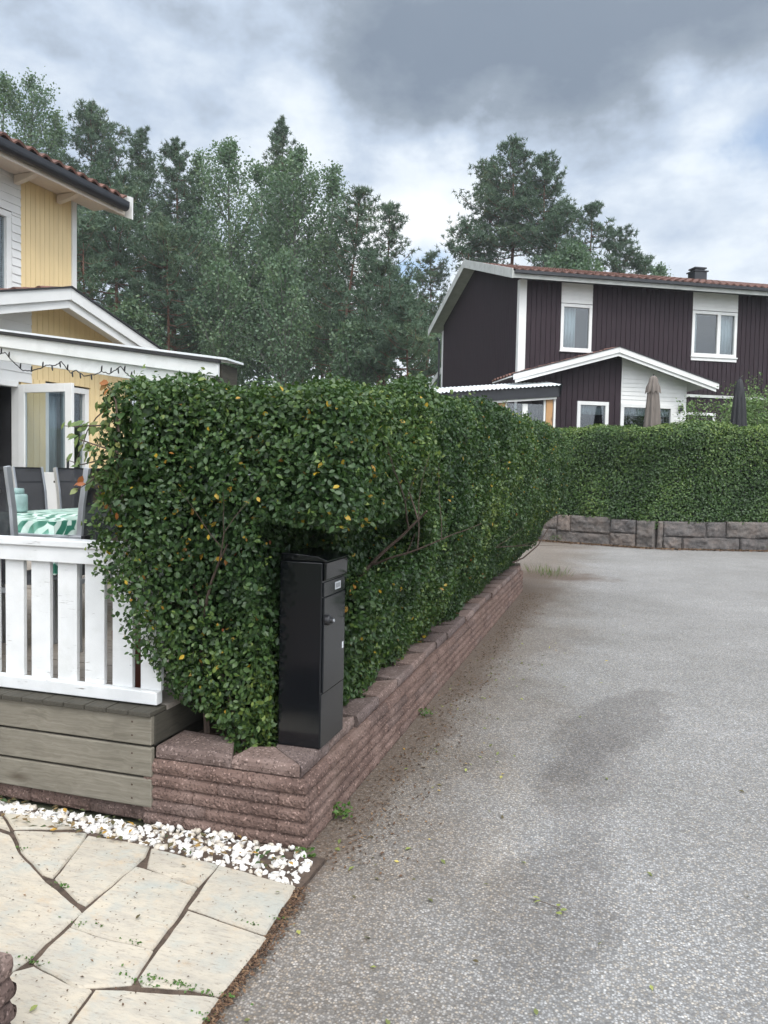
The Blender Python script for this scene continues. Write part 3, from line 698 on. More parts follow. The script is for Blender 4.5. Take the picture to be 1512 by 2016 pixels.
# ------------------------------------------------------------------ hedges
def smin(a, b, k):
    h = np.clip(.5 + .5 * (b - a) / k, 0, 1); return b * (1 - h) + a * h - k * h * (1 - h)
def npnoise(P, s, seed):
    """cheap smooth noise from summed sines, for thousands of points"""
    r = np.random.default_rng(seed); v = np.zeros(len(P))
    for i in range(7):
        k = rand_unit(r, 1)[0] * s * r.uniform(.6, 1.7); v += np.sin(P @ k + r.uniform(0, 6.28))
    return v / 3.2
def interp(x, xs, ys): return np.interp(x, xs, ys)
def near_sdf(P):
    x, y, z = P.T
    t = np.clip((y - 3.2) / 7.4, 0, 1)
    xr = (1 - t) * interp(z, [.36, .6, .9, 1.3, 1.7, 2.0], [-1.33, -1.25, -1.17, -1.06, -1.0, -1.02]) + t * interp(z, [.36, .57, .9, 1.24, 1.8, 2.2], [-1.36, -1.17, -.92, -.71, -.61, -.70])
    fr = np.clip((4.0 - y) / .8, 0, 1)
    xl = fr * interp(z, [.36, .45, .56, .85, 1.05, 1.33, 1.7, 1.83, 1.95], [-1.64, -1.76, -1.88, -2.02, -2.06, -2.10, -2.15, -2.10, -2.04]) + (1 - fr) * -2.2
    yf = interp(z, [.36, .5, .75, 1.2], [3.03, 2.96, 2.89, 2.87]) - .16 * np.clip((-1.72 - x) / .2, 0, 1) * np.clip((z - .58) / .15, 0, 1)
    zt = interp(y, [2.9, 4.1, 6, 8, 11], [1.92, 1.995, 2.085, 2.13, 2.12])
    ye = 11.25 + .15 * np.sin(z * 3)
    d = smin(smin(xr - x, x - xl, .05), smin(y - yf, ye - y, .05), .14)
    d = smin(d, zt - z, .12); d = np.minimum(d, z - .31)
    d = d + .040 * npnoise(P, 6, 1) + .024 * npnoise(P, 14, 2) + .016 * npnoise(P, 34, 3)
    # the hollow cut for the letter box, and the bare space behind and beyond it
    bx = np.maximum(np.maximum(np.abs(x + 1.22) - .205, np.abs(y - 3.12) - .36), z - 1.34 - .03 * npnoise(P, 9, 4))
    d = np.minimum(d, bx)
    el = (np.sqrt(((x + 1.08) / .20) ** 2 + ((y - 3.72) / .62) ** 2 + ((z - 1.20) / .20) ** 2) - 1) * .20
    d = np.minimum(d, el + .02 * npnoise(P, 11, 5))
    return d
def grad(f, P, e=.01):
    g = np.stack([f(P + np.eye(3)[i] * e) - f(P - np.eye(3)[i] * e) for i in range(3)], 1)
    return -unit(g)
def hedge_points(f, lo, hi, n, depth, tail, seed):
    r = np.random.default_rng(seed); out = []
    tot = 0
    while tot < n:
        P = r.uniform(lo, hi, (400000, 3)); d = f(P)
        p = np.where(d < -.015, 0, np.where(d < depth, 1.0, tail * np.exp(-(d - depth) / (depth * 1.5))))
        q = P[r.uniform(size=len(P)) < p]; out.append(q); tot += len(q)
    return np.concatenate(out)[:n]

hedge = empty('hedge', (-1.7, 7, .3), 0, 'tall clipped dark green hedge with scattered yellow leaves growing over the block wall', 'hedge')
r = np.random.default_rng(5)
def shown(P):
    """leaf density: full on the road side, the end and the top, thinner on the deck side"""
    return np.where((P[:, 0] < -1.9) & (P[:, 1] > 3.7), .25, 1.0) * np.where(P[:, 1] < 4.6, 1.25, 1.0) / 1.25
def hleaves(n, depth, tail, seed, s0, s1, name, full):
    P = hedge_points(near_sdf, (-2.4, 2.75, .31), (-.6, 11.5, 2.3), int(n * 1.5), depth, tail, seed); P = P[r.uniform(size=len(P)) < shown(P)][:n]; k = len(P)
    if not full: P = P[near_sdf(P) > .05]; k = len(P)
    nr = grad(near_sdf, P); nn = unit(nr * .55 + np.array([0, 0, .38]) + r.normal(size=P.shape) * .62)
    tn = unit(np.array([0, 0, -.45]) + nr * .5 + r.normal(size=P.shape) * .75)
    ti = np.clip(.45 + .24 * npnoise(P, 5, 21) + r.normal(size=k) * .2, 0, .965)
    if full:
        yel = r.uniform(size=k) < np.where(P[:, 1] < 3.6, .012, .006) * (1 + 1.6 * (npnoise(P, 8, 30) > .4)); ti[yel] = r.uniform(.984, 1, yel.sum())
    sz = s0 + (s1 - s0) * r.beta(1.4, 2.2, k) * 1.25
    if full:
        a = P[:, 1] < 5.2
        link(name, leaves(name, P[a], nn[a], tn[a], sz[a], ti[a], MT['hedge'], .82), hedge).location = (1.7, -7, -.3)
        link(name, diamonds(name, P[~a], nn[~a], tn[~a], sz[~a] * 1.05, ti[~a], MT['hedge'], .7), hedge).location = (1.7, -7, -.3)
        return
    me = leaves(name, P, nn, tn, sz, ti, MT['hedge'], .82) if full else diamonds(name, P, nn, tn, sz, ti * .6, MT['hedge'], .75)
    link(name, me, hedge).location = (1.7, -7, -.3)
hleaves(300000, .075, .08, 11, .016, .036, 'foliage', True)
# soft young shoots standing out of the clipped face
Ps = hedge_points(near_sdf, (-2.4, 2.75, .6), (-.6, 11.5, 2.3), 1500, .03, .0, 23); gs = grad(near_sdf, Ps)
ds = unit(gs * .6 + np.array([0, 0, .7]) + r.normal(size=Ps.shape) * .4); Ls = r.uniform(.02, .075, len(Ps))
q = 7; u_ = np.tile(np.linspace(.15, 1, q), len(Ps)); P = np.repeat(Ps, q, 0) + np.repeat(ds * Ls[:, None], q, 0) * u_[:, None] + r.normal(size=(len(Ps) * q, 3)) * .006
link('young_shoots', leaves('young_shoots', P, unit(r.normal(size=P.shape) * .6 + np.array([0, -.2, .6])), np.repeat(ds, q, 0) + r.normal(size=P.shape) * .5, r.uniform(.014, .03, len(P)), np.clip(.62 + .3 * u_ + r.normal(size=len(P)) * .08, 0, .97), MT['hedge'], .8), hedge).location = (1.7, -7, -.3)
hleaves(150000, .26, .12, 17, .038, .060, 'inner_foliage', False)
# stems and twigs
mb = MB(); rr = random.Random(4)
def limb(p, d, L, r0, depth, wob=.25, up=.0):
    pts = [Vector(p)]; d = Vector(d).normalized(); n = max(3, int(L / .07)); rs = [r0]
    for i in range(n):
        d = (d + Vector((rr.uniform(-1, 1), rr.uniform(-1, 1), rr.uniform(-1, 1))) * wob * .5 + Vector((0, 0, up))).normalized()
        pts.append(pts[-1] + d * L / n); rs.append(r0 * (1 - .75 * (i + 1) / n))
    if any(q.y < 3.46 and -1.47 < q.x < -1.12 and .34 < q.z < 1.3 for q in pts[1:]): return
    mb.tube(pts, rs, 5)
    if depth:
        for k in range(rr.randint(2, 3)):
            i = rr.randint(n // 3, n - 1); a = Vector((rr.uniform(-1, 1), rr.uniform(-1, 1), rr.uniform(-.2, .8)))
            limb(pts[i], (d * .6 + a * .8), L * rr.uniform(.4, .65), rs[i] * .7, depth - 1, wob)
yv = 3.2
while yv < 11:
    for k in range(2):
        limb((-1.72 + rr.uniform(-.12, .14), yv + rr.uniform(-.1, .1), .29), (rr.uniform(-.3, .35), rr.uniform(-.3, .3), 1), rr.uniform(1.0, 1.45), rr.uniform(.011, .02), 2)
    yv += .28
limb((-1.53, 3.22, .29), (-.03, .05, 1), .95, .026, 0, .1)
limb((-1.56, 3.10, .29), (-.25, .0, 1), .8, .016, 0, .2)
limb((-1.45, 3.60, .55), (.25, .55, .9), 1.15, .016, 2, .25)
limb((-1.50, 3.75, .5), (.36, .25, .9), 1.0, .012, 1, .25)
mb.build('stems', MT['twig'], hedge).location = (1.7, -7, -.3)
mb = MB()
a = onx(1000, 1098, -1.22); b = onx(1042, 1058, -1.0)
pts = [(-1.55, 10.2, .42), (-1.32, 10.15, .40), (-1.16, 10.35, .47), (-1.0, 10.6, .62), (-.88, 10.8, .85)]
mb.tube(pts, [.014, .013, .011, .009, .006], 6); mb.build('bare_branch', MT['twig'], hedge).location = (1.7, -7, -.3)

# hedge on the far side of the road
KX, KY = .86, 18.30
SEGL = [(-3.2, 20.35), (KX + .04, KY + .60), (9.5, KY + .60 + 2.35)]
def far_sdf(P):
    x, y, z = P.T; best = None
    for (ax, ay), (bx, by) in zip(SEGL[:-1], SEGL[1:]):
        dx, dy = bx - ax, by - ay; t = np.clip(((x - ax) * dx + (y - ay) * dy) / (dx * dx + dy * dy), 0, 1)
        q = np.hypot(x - ax - dx * t, y - ay - dy * t); best = q if best is None else np.minimum(best, q)
    side = .55 + .05 * np.sin(z * 2.6 + 1.0)
    zb = .60 - .16 * np.exp(-((x - KX) / .35) ** 2) - .05 * npnoise(P, 2.2, 41)
    d = smin(side - best, (2.79 + .012 * x) - z, .30); d = smin(d, z - zb, .06)
    return d + .045 * npnoise(P, 3.2, 42) + .03 * npnoise(P, 9, 43)
fh = empty('far_hedge', (1, 19, .6), 0, 'long rounded fine-leaved green hedge on the granite wall across the road', 'hedge')
NF = 150000
Pf = hedge_points(far_sdf, (-3.9, 17.4, .3), (9.2, 22.2, 3.0), NF, .10, .18, 12)
nf = grad(far_sdf, Pf); r = np.random.default_rng(6)
ti = np.clip(.42 + .2 * npnoise(Pf, 4, 44) + .9 * np.clip(Pf[:, 2] - 2.4, 0, .4) + r.normal(size=NF) * .2, 0, 1)  # lighter leaf tint near the top paints in its sunlit band
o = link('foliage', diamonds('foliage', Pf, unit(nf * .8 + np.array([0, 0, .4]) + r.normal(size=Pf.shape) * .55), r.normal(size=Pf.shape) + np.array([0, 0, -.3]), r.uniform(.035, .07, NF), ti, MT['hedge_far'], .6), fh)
o.location = (-1, -19, -.6)
P_ = hedge_points(far_sdf, (-3.9, 17.4, .3), (9.2, 22.2, 3.0), 70000, .40, .1, 19); P_ = P_[far_sdf(P_) > .09]
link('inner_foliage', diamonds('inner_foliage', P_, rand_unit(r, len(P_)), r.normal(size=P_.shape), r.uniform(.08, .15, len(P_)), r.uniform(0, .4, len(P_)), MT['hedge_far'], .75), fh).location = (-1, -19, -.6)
# granite retaining wall
gw = empty('granite_wall', (KX, KY, 0), 0, 'low retaining wall of rough grey granite blocks under the far hedge', 'wall')
def granite(u0, u1, z0, z1, o, d, th=.35):
    d = Vector(d).normalized(); nrm = Vector((d.y, -d.x, 0)); nu = max(3, int((u1 - u0) / .03)); nv = max(3, int((z1 - z0) / .03)); g_ = .008
    vs = []; sd_ = random.uniform(0, 50); off = random.uniform(-.02, .025); tilt = random.uniform(-.03, .03)
    for i in range(nu + 1):
        for j in range(nv + 1):
            fu, fv = i / nu, j / nv; e = min(fu, 1 - fu) * (u1 - u0); e2 = min(fv, 1 - fv) * (z1 - z0)
            b_ = .05 * min(1, e / .035) * min(1, e2 / .035)
            p = Vector((o[0], o[1], 0)) + d * (u0 + g_ + (u1 - u0 - 2 * g_) * fu)
            w = off + tilt * (fv - .5) + b_ * (.6 + .9 * nz((u0 + fu * (u1 - u0), fv * (z1 - z0), sd_), 4.5)) + nz((u0 + fu * (u1 - u0), fv * (z1 - z0), sd_), 13) * .022
            p += nrm * w; p.z = z0 + g_ * .5 + (z1 - z0 - g_) * fv; vs.append(p - Vector((KX, KY, 0)))
    n = nv + 1; fs = [(i * n + j, (i + 1) * n + j, (i + 1) * n + j + 1, i * n + j + 1) for i in range(nu) for j in range(nv)]
    m0 = MB().add(vs, fs)
    # sides and back, so that it is a block
    ring = [i * n for i in range(nu + 1)] + [nu * n + j for j in range(1, n)] + [i * n + nv for i in range(nu - 1, -1, -1)] + [j for j in range(nv - 1, 0, -1)]
    base = len(m0.v); back = [Vector(m0.v[i]) - nrm * th for i in ring]; m0.v += [tuple(b_) for b_ in back]; k = len(ring)
    m0.f += [(ring[i], base + i, base + (i + 1) % k, ring[(i + 1) % k]) for i in range(k)] + [tuple(range(base, base + k))]
    m0.build('stone_block', MT['granite'], gw)
dl = (SEGL[0][0] - KX, SEGL[0][1] - .6 - KY, 0); dl = Vector(dl).normalized(); LL = 4.2
def row(cuts, z0, z1, left):
    for a, b_ in zip(cuts[:-1], cuts[1:]):
        if left: granite(LL - b_, LL - a, z0, z1, (KX + dl.x * LL, KY + dl.y * LL), -dl)
        else: granite(a, b_, z0, z1, (KX, KY), (9.5 - KX, 2.35, 0))
row([0, .42], -.05, .62, True); row([.42, 1.02], .30, .62, True); row([1.02, 2.0, 2.35], .26, .66, True); row([2.35, 3.2, 4.2], .30, .63, True); row([.42, 1.02], -.05, .30, True); row([1.02, 2.35], -.05, .26, True); row([2.35, 3.4, 4.2], -.05, .30, True)
row([.07, .20], -.05, .62, False); row([.20, 1.15], .27, .62, False); row([.20, .62, 1.9, 2.6], -.05, .27, False); row([1.15, 1.6], .27, .62, False); row([1.6, 2.75, 3.4], .27, .64, False)
row([2.6, 3.4], -.05, .27, False); row([3.4, 4.4, 5.5, 6.6, 7.6, 8.6], .28, .64, False); row([3.4, 4.1, 5.2, 6.3, 7.4, 8.6], -.05, .28, False)
tr = MB(); tr.prism([(KX, KY + .25), (12, KY + .25 + 2.9), (30, 30), (30, 44), (-16, 44), (-16, 26), (-3.2, 20.1)], 2, -.2, .60)
tag(tr.build('garden', plain('lawn', (.05, .075, .025), .95, .3, 3, 30, .4)), 'raised lawn behind the far granite wall', 'garden', kind='structure')
# brown needle litter along the foot of the wall
def litter(n, f, size, name, m, zz=.004):
    P = np.array([f() for _ in range(n)]); r = np.random.default_rng(n)
    nn = unit(r.normal(size=P.shape) * .25 + np.array([0, 0, 1])); tt = rand_unit(r, n)
    return link(name, diamonds(name, P, nn, tt, r.uniform(.5, 1.4, n) * size, r.uniform(0, 1, n), m, .5, .1))
brownlit = leafmat('dry_litter', [(0, (.05, .03, .02)), (.6, (.12, .07, .045)), (1, (.22, .14, .08))], .9, .05, .2)
def fw():
    if rng.uniform() < .45:
        t = rng.uniform(0, 4.0); p = Vector((KX, KY, 0)) + dl * t; q = Vector((-dl.y, dl.x, 0)); q = q if q.y < 0 else -q
    else:
        d = Vector((9.5 - KX, 2.35, 0)).normalized(); p = Vector((KX, KY, 0)) + d * rng.uniform(0, 7.5); q = Vector((d.y, -d.x, 0))
    p = p + q * (.04 + abs(rng.normal()) * .13); return (p.x, p.y, .008)
tag(litter(6000, fw, .065, 'wall_litter', brownlit), 'brown needle litter gathered along the foot of the granite wall', 'litter', kind='stuff')
tag(litter(2600, lambda: (WX + .02 + abs(rng.normal()) * .10 + abs(rng.normal()) * .12, rng.uniform(2.75, 10.4), .006), .016, 'road_litter', brownlit), 'crumbs of bark and dry leaf along the foot of the block wall', 'litter', kind='stuff')
def el():
    t = rng.uniform(0, 1) * 2.6; i = min(2, int(t)); q = pe[i].lerp(pe[i + 1], t - i) if i < len(pe) - 1 else pe[-1]; return (q.x + .01 + rng.normal() * .022, q.y + rng.normal() * .01, .019)
tag(litter(1300, el, .014, 'edge_litter', brownlit), 'crumbs of soil and leaf between the flagstones and the asphalt', 'litter', kind='stuff')
tag(litter(420, lambda: (rng.uniform(-2.9, -1.12), rng.uniform(1.2, 2.6), .032), .010, 'path_litter', brownlit), 'crumbs of dry leaf scattered on the flagstones', 'litter', kind='stuff')
tag(litter(170, lambda: (lambda x: (x, 2.80 - rng.uniform(0, .2), .045))(rng.uniform(-2.9, -1.15)), .030, 'gravel_litter', leafmat('mixed_litter', [(0, (.03, .07, .02)), (.5, (.12, .075, .035)), (.85, (.20, .13, .05)), (1, (.45, .25, .03))], .7, .1)), 'fallen leaves caught among the white chips', 'litter', kind='stuff')

# ------------------------------------------------------------------ houses
def boards_v(mb, s0, s1, z0, zt, y, w, gap=.008, th=.02):
    """vertical boards; zt(s) gives the top; y is the face, boards go inward"""
    n = max(1, round((s1 - s0) / w)); w = (s1 - s0) / n
    for i in range(n):
        a, b_ = s0 + i * w + gap / 2, s0 + (i + 1) * w - gap / 2
        ta, tb = zt(a), zt(b_)
        mb.add([(a, y, z0), (b_, y, z0), (b_, y, tb), (a, y, ta), (a, y + th, z0), (b_, y + th, z0), (b_, y + th, tb), (a, y + th, ta)],
               [(0, 1, 2, 3), (7, 6, 5, 4), (0, 4, 5, 1), (1, 5, 6, 2), (2, 6, 7, 3), (3, 7, 4, 0)])
def boards_h(mb, s0, s1, z0, z1, y, h=.13, zt=None):
    """lap siding; each board tilts out at its foot"""
    z = z0
    while z < z1 - .005:
        t = min(z + h, z1)
        if zt is None: mb.prism([(y, z), (y + .012, t), (y + .03, t), (y + .03, z)], 0, s0, s1)
        else:
            # board clipped by a roof slope: cut to the width where it fits under the roof
            ss = [s for s in np.linspace(s0, s1, 80) if zt(s) >= t - h * .4]
            if ss: mb.prism([(y, z), (y + .012, t), (y + .03, t), (y + .03, z)], 0, min(ss), max(ss))
        z = t
def tiles(mb, s0, s1, y0, z0, y1, z1, period=.235, row=.36, amp=.032):
    """pantiles from the eave (y0, z0) to the ridge (y1, z1)"""
    L = math.hypot(y1 - y0, z1 - z0); nr_ = max(1, int(L / row)); ns = int((s1 - s0) / period * 8)
    dy, dz = (y1 - y0) / L, (z1 - z0) / L; ny, nz_ = -dz, dy
    if nz_ < 0: ny, nz_ = -ny, -nz_
    for r_ in range(nr_):
        a, b_ = L * r_ / nr_ - (.03 if r_ else 0), L * (r_ + 1) / nr_
        vs = []
        for i in range(ns + 1):
            s = s0 + (s1 - s0) * i / ns; ph = (s - s0) / period * 2 * math.pi
            h = amp * (.9 * math.sin(ph) + .25 * math.sin(2 * ph + .6)) + nz((s, r_ * 3.3, s0), 2.0) * .008
            for t, e in ((a, .035), (a, .058), (b_, .028)):
                hh = h + e if e != .035 else h + .022
                vs.append((s, y0 + dy * t + ny * hh, z0 + dz * t + nz_ * hh))
        mb.add(vs, [(i * 3 + j, (i + 1) * 3 + j, (i + 1) * 3 + j + 1, i * 3 + j + 1) for i in range(ns) for j in range(2)])
def window(parent, s0, s1, z0, z1, y, rec=.06, fw=.07, mull=(), curtain=None, m='white_house', sill=True, blind=False, halfcurtain=0, name='window', back=True):
    """y is the wall face; frame set back by rec"""
    f = MB(); yf = y + rec
    f.box(s0, s1, yf - .05, yf + .04, z1 - fw, z1); f.box(s0, s1, yf - .05, yf + .04, z0, z0 + fw)
    f.box(s0, s0 + fw, yf - .049, yf + .039, z0 + fw, z1 - fw); f.box(s1 - fw, s1, yf - .049, yf + .039, z0 + fw, z1 - fw)
    for a in mull: f.box(a - fw * .6, a + fw * .6, yf - .045, yf + .038, z0 + fw, z1 - fw)
    w = f.build(name, MT[m], parent, bevel=.004)
    MB().box(s0 + fw, s1 - fw, yf + .002, yf + .006, z0 + fw, z1 - fw).build('pane', MT['glass'], w)
    if back:
        b_ = MB(); Y1 = yf + .9
        b_.add([(s0, yf + .05, z0), (s1, yf + .05, z0), (s1, yf + .05, z1), (s0, yf + .05, z1), (s0 - .3, Y1, z0 - .3), (s1 + .3, Y1, z0 - .3), (s1 + .3, Y1, z1 + .2), (s0 - .3, Y1, z1 + .2)],
               [(4, 5, 6, 7), (0, 1, 5, 4), (2, 3, 7, 6), (0, 4, 7, 3), (1, 2, 6, 5)])
        b_.build('room', MT['dark_in'], w)
    if sill: MB().box(s0 - .03, s1 + .03, y - .06, yf + .03, z0 - .04, z0 - .002).build('sill', MT[m], w, bevel=.004)
    for (a, b2, za, zb) in (curtain or []):
        c = MB(); n = max(8, int((b2 - a) / .012)); vs = []
        for i in range(n + 1):
            s = a + (b2 - a) * i / n; yy = yf + .12 + .022 * math.sin((s - a) * 62) + .01 * math.sin(s * 23)
            vs += [(s, yy, za), (s, yy, zb)]
        c.add(vs, [(2 * i, 2 * i + 2, 2 * i + 3, 2 * i + 1) for i in range(n)])
        co = c.build('curtain', MT['curtain'], w, smooth=True)
        sol = co.modifiers.new('thickness', 'SOLIDIFY'); sol.thickness = .003
    if blind:
        c = MB(); z = z0 + fw + .02
        while z < z1 - fw:
            c.add([(s0 + fw, yf + .03, z), (s1 - fw, yf + .03, z), (s1 - fw, yf + .05, z + .014), (s0 + fw, yf + .05, z + .014)], [(0, 1, 2, 3)]); z += .027
        bo = c.build('blind', MT['blind'], w); sol = bo.modifiers.new('thickness', 'SOLIDIFY'); sol.thickness = .002
    return w
def gable_roof(parent, sa, ap, sb, zl, zp, yf, yb, m_edge='white_house', h1=.15, h2=.09, step=.035, tile=True):
    """low gable over a porch: bargeboards in the plane y=yf, roof running back to yb. zl: top at the ends, zp: at the apex"""
    k = (zp - zl) / (ap - sa)
    def strip(a, za, b_, zb, y0, y1, top, bot): return MB().prism([(a, za - bot), (b_, zb - bot), (b_, zb - top), (a, za - top)], 1, y0, y1)
    for a, za, b_, zb in ((sa, zl, ap - .001, zp), (ap + .001, zp, sb, zp - k * (sb - ap))):
        strip(a, za, b_, zb, yf, yf + .025, .0, h1).build('bargeboard', MT[m_edge], parent, bevel=.003)
        strip(a + (.06 if a == sa else 0), za + (.06 * k if a == sa else 0), b_ - (.06 if b_ == sb else 0), zb + (.06 * k if b_ == sb else 0), yf + step, yf + step + .025, h1 - .02, h1 + h2).build('bargeboard', MT[m_edge], parent, bevel=.003)
        strip(a - .01, za, b_ + .01, zb, yf - .02, yf + .10, -.022, -.002).build('drip_edge', MT['felt'], parent)
        strip(a, za, b_, zb, yf + step + .06, yb, .03, .06).build('soffit', MT['white_house'], parent)
    mb = MB()
    # tiles run sideways here: eave at the ends, ridge at the apex
    for a, za, sgn in ((sa, zl, 1), (sb, zp - k * (sb - ap), -1)):
        t = MB(); tiles(t, yf + .06, yb, 0, za - .035, abs(ap - a), zp - .035)
        mb.add([(a + sgn * v[1], v[0], v[2]) for v in t.v], t.f)
    mb.build('tiles', MT['tile'], parent)
    def top(s): return zp - k * abs(s - ap) - .06
    return top

# --- dark brown house across the road
PB = atd(1022, 640, 22.0); AB = math.atan2(.469, .883)
bh = empty('brown_house', (PB.x, PB.y, 0), AB, 'two-storey dark brown timber house with white trim across the road', 'house')
GZ = .6
W = 8.3; EZ, RZ = 7.16, 8.62; SL = 14.0
zf = lambda s: EZ + .1
mb = MB(); boards_v(mb, .2, 1.27, GZ, lambda s: 7.2, 0, .155, .02); boards_v(mb, 1.27, 2.24, GZ, lambda s: 5.2, 0, .155, .02); boards_v(mb, 2.24, 5.48, GZ, lambda s: 7.2, 0, .155, .02)
boards_v(mb, 5.48, 6.99, GZ, lambda s: 5.17, 0, .155, .02); boards_v(mb, 6.99, SL, GZ, lambda s: 7.2, 0, .155, .02)
mb.box(.02, 1.26, .021, .05, GZ, 7.2); mb.box(2.24, 5.47, .021, .05, GZ, 7.2); mb.box(6.99, SL, .021, .05, GZ, 7.2); mb.box(1.26, 2.24, .021, .05, GZ, 5.2); mb.box(5.47, 6.99, .021, .05, GZ, 5.2)
mb.box(1.26, 2.24, .021, .05, 6.6, 7.2); mb.box(5.47, 6.99, .021, .05, 6.65, 7.2)
mb.build('front_wall', MT['brown'], bh)
gt = lambda y: min(EZ + .25 + (RZ - EZ) * min(y, W - y) / (W / 2), 99) - .06
mb = MB(); t_ = MB(); boards_v(t_, .16, W - .12, GZ, gt, 0, .15, .020)
mb.add([(v[1], v[0], v[2]) for v in t_.v], [f[::-1] for f in t_.f])
mb.prism([(.06, GZ), (W - .06, GZ), (W - .06, gt(W - .06)), (W / 2, gt(W / 2)), (.06, gt(.06))], 0, .021, .06)
mb.prism([(.06, GZ), (W - .06, GZ), (W - .06, gt(W - .06)), (W / 2, gt(W / 2)), (.06, gt(.06))], 0, SL - .06, SL)
mb.box(.06, SL, W - .05, W, GZ, 7.2); mb.build('gable_wall', MT['brown'], bh)
MB().box(-.022, .2, -.024, .15, GZ, 7.2).build('corner_board', MT['white_house'], bh, bevel=.004)
MB().box(-.022, .1, W - .12, W + .022, GZ, 7.2).build('corner_board', MT['white_house'], bh, bevel=.004)
for s0, s1, z0, z1 in ((1.27, 2.24, 6.62, 7.2), (5.48, 6.99, 6.67, 7.2)):
    mb = MB(); boards_h(mb, s0, s1, z0, z1, -.02, .115); mb.build('siding_panel', MT['white_house'], bh)
window(bh, 1.27, 2.24, 5.25, 6.60, 0, .03, .09, curtain=[(1.30, 1.78, 5.3, 6.55)])
window(bh, 5.48, 6.99, 5.30, 6.65, 0, .03, .09, mull=(6.38,), curtain=[(5.52, 5.72, 5.35, 6.6), (6.42, 6.95, 5.35, 6.6)])
MB().box(5.47, 7.0, -.03, .02, 5.165, 5.255).build('sill_board', MT['white_house'], bh)
# roof
ov = .45; eF, eB = -.5, W + .5; kz = (RZ - EZ) / (W / 2); ez = EZ + .06
mb = MB()
mb.prism([(eF, ez), (W / 2, RZ + .0), (eB, ez), (eB, ez + .05), (W / 2, RZ + .06), (eF, ez + .06)], 0, -ov + .03, SL + .4)
mb.build('roof_deck', MT['grey_trim'], bh)
mb = MB(); tiles(mb, -ov + .02, SL + .4, eF - .04, ez + .07, W / 2, RZ + .08); tiles(mb, -ov + .02, SL + .4, eB + .04, ez + .07, W / 2, RZ + .08)
mb.tube([(-ov + .02, W / 2, RZ + .08), (SL + .4, W / 2, RZ + .08)], .08, 8); mb.build('roof', MT['tile'], bh)
for a, b_ in (((eF - .06, ez + .02), (W / 2 - .001, RZ + .11)), ((eB + .06, ez + .02), (W / 2 + .001, RZ + .11))):
    mb = MB(); mb.prism([(a[0], a[1] - .17), (b_[0], b_[1] - .17), (b_[0], b_[1] + .10), (a[0], a[1] + .10)], 0, -ov, -ov + .028); mb.build('bargeboard', MT['grey_trim'], bh, bevel=.004)
MB().box(-ov - .002, SL + .4, eF - .05, eF - .02, ez - .13, ez + .06).build('fascia', MT['grey_trim'], bh)
MB().prism([(-.10, 0), (.0, -.0), (0, .085), (-.10, .085)], 0, -ov + .06, SL + .4).build('gutter', MT['gutter'], bh).location = (0, eF - .055, ez - .015)
MB().tube([(-.1, W + .42, 7.0), (-.1, W + .10, 6.8), (-.1, W + .06, GZ)], .04, 8).build('downpipe', MT['gutter'], bh)
ch = MB(); ch.box(8.02, 8.50, 3.92, 4.36, RZ - .2, RZ + .36); co = ch.build('chimney', MT['gutter'], bh, bevel=.01)
mb = MB(); mb.box(7.98, 8.54, 3.88, 4.40, RZ + .363, RZ + .40); mb.box(8.08, 8.44, 3.98, 4.30, RZ + .401, RZ + .47); mb.box(8.03, 8.49, 3.93, 4.35, RZ + .471, RZ + .52); mb.build('chimney_cap', MT['gutter'], co)
# front porch wing
ptop = gable_roof(bh, -.76, 2.25, 5.30, 4.27, 5.13, -1.7, 0.0)
pw = -1.2
mb = MB(); boards_v(mb, .0, 1.30, GZ, ptop, pw, .155, .02); boards_v(mb, 1.30, 2.24, 3.68, ptop, pw, .155, .02); boards_v(mb, 2.24, 2.60, GZ, ptop, pw, .155, .02)
mb.box(0, 1.30, pw + .022, pw + .05, GZ, 4.3); mb.box(2.24, 2.60, pw + .022, pw + .05, GZ, 4.9); mb.prism([(1.30, 3.68), (2.24, 3.68), (2.24, ptop(2.24)), (1.30, ptop(1.3))], 1, pw + .022, pw + .05); mb.prism([(.0, 4.3), (1.30, 4.3), (1.3, ptop(1.3)), (.05, 4.42)], 1, pw + .022, pw + .05)
mb.box(0, .03, pw + .05, 0, GZ, 4.3); mb.build('porch_wall', MT['brown'], bh)
mb = MB(); boards_h(mb, 2.602, 4.62, 3.66, 5.05, pw - .01, .115, ptop); boards_h(mb, 4.24, 4.62, GZ, 3.66, pw - .01, .115); mb.box(4.58, 4.62, pw + .03, 0, GZ, 4.3); mb.build('siding_panel', MT['white_house'], bh)
window(bh, 1.30, 2.24, 1.4, 3.68, pw, .03, .10, curtain=[(1.36, 2.18, 3.33, 3.6)])
window(bh, 2.605, 4.24, 1.4, 3.66, pw, .03, .10, mull=(3.55,), curtain=[(2.68, 4.18, 3.34, 3.58)])
MB().box(4.37, 4.47, pw - .11, pw - .012, 3.50, 3.66).build('wall_lamp', MT['black_plastic'], bh, bevel=.006)
MB().box(4.63, SL, -.035, -.003, 4.06, 4.14).build('trim_rail', MT['grey_trim'], bh)
window(bh, 5.25, 6.35, 2.2, 3.6, -.03, .03, .08)
# back wing, its bargeboard just showing past the far corner
mb = MB(); mb.prism([(W + .02, 5.62), (W + .62, 5.62), (W + 3.0, 5.0), (W + 3.0, 5.22), (W + .62, 5.86), (W + .02, 5.86)], 0, .1, .14); mb.build('bargeboard', MT['grey_trim'], bh)
mb = MB(); mb.prism([(W + .02, GZ), (W + 2.6, GZ), (W + 2.6, 5.05), (W + .62, 5.62), (W + .02, 5.62)], 0, .5, 4.0); mb.build('rear_wing', MT['brown'], bh)

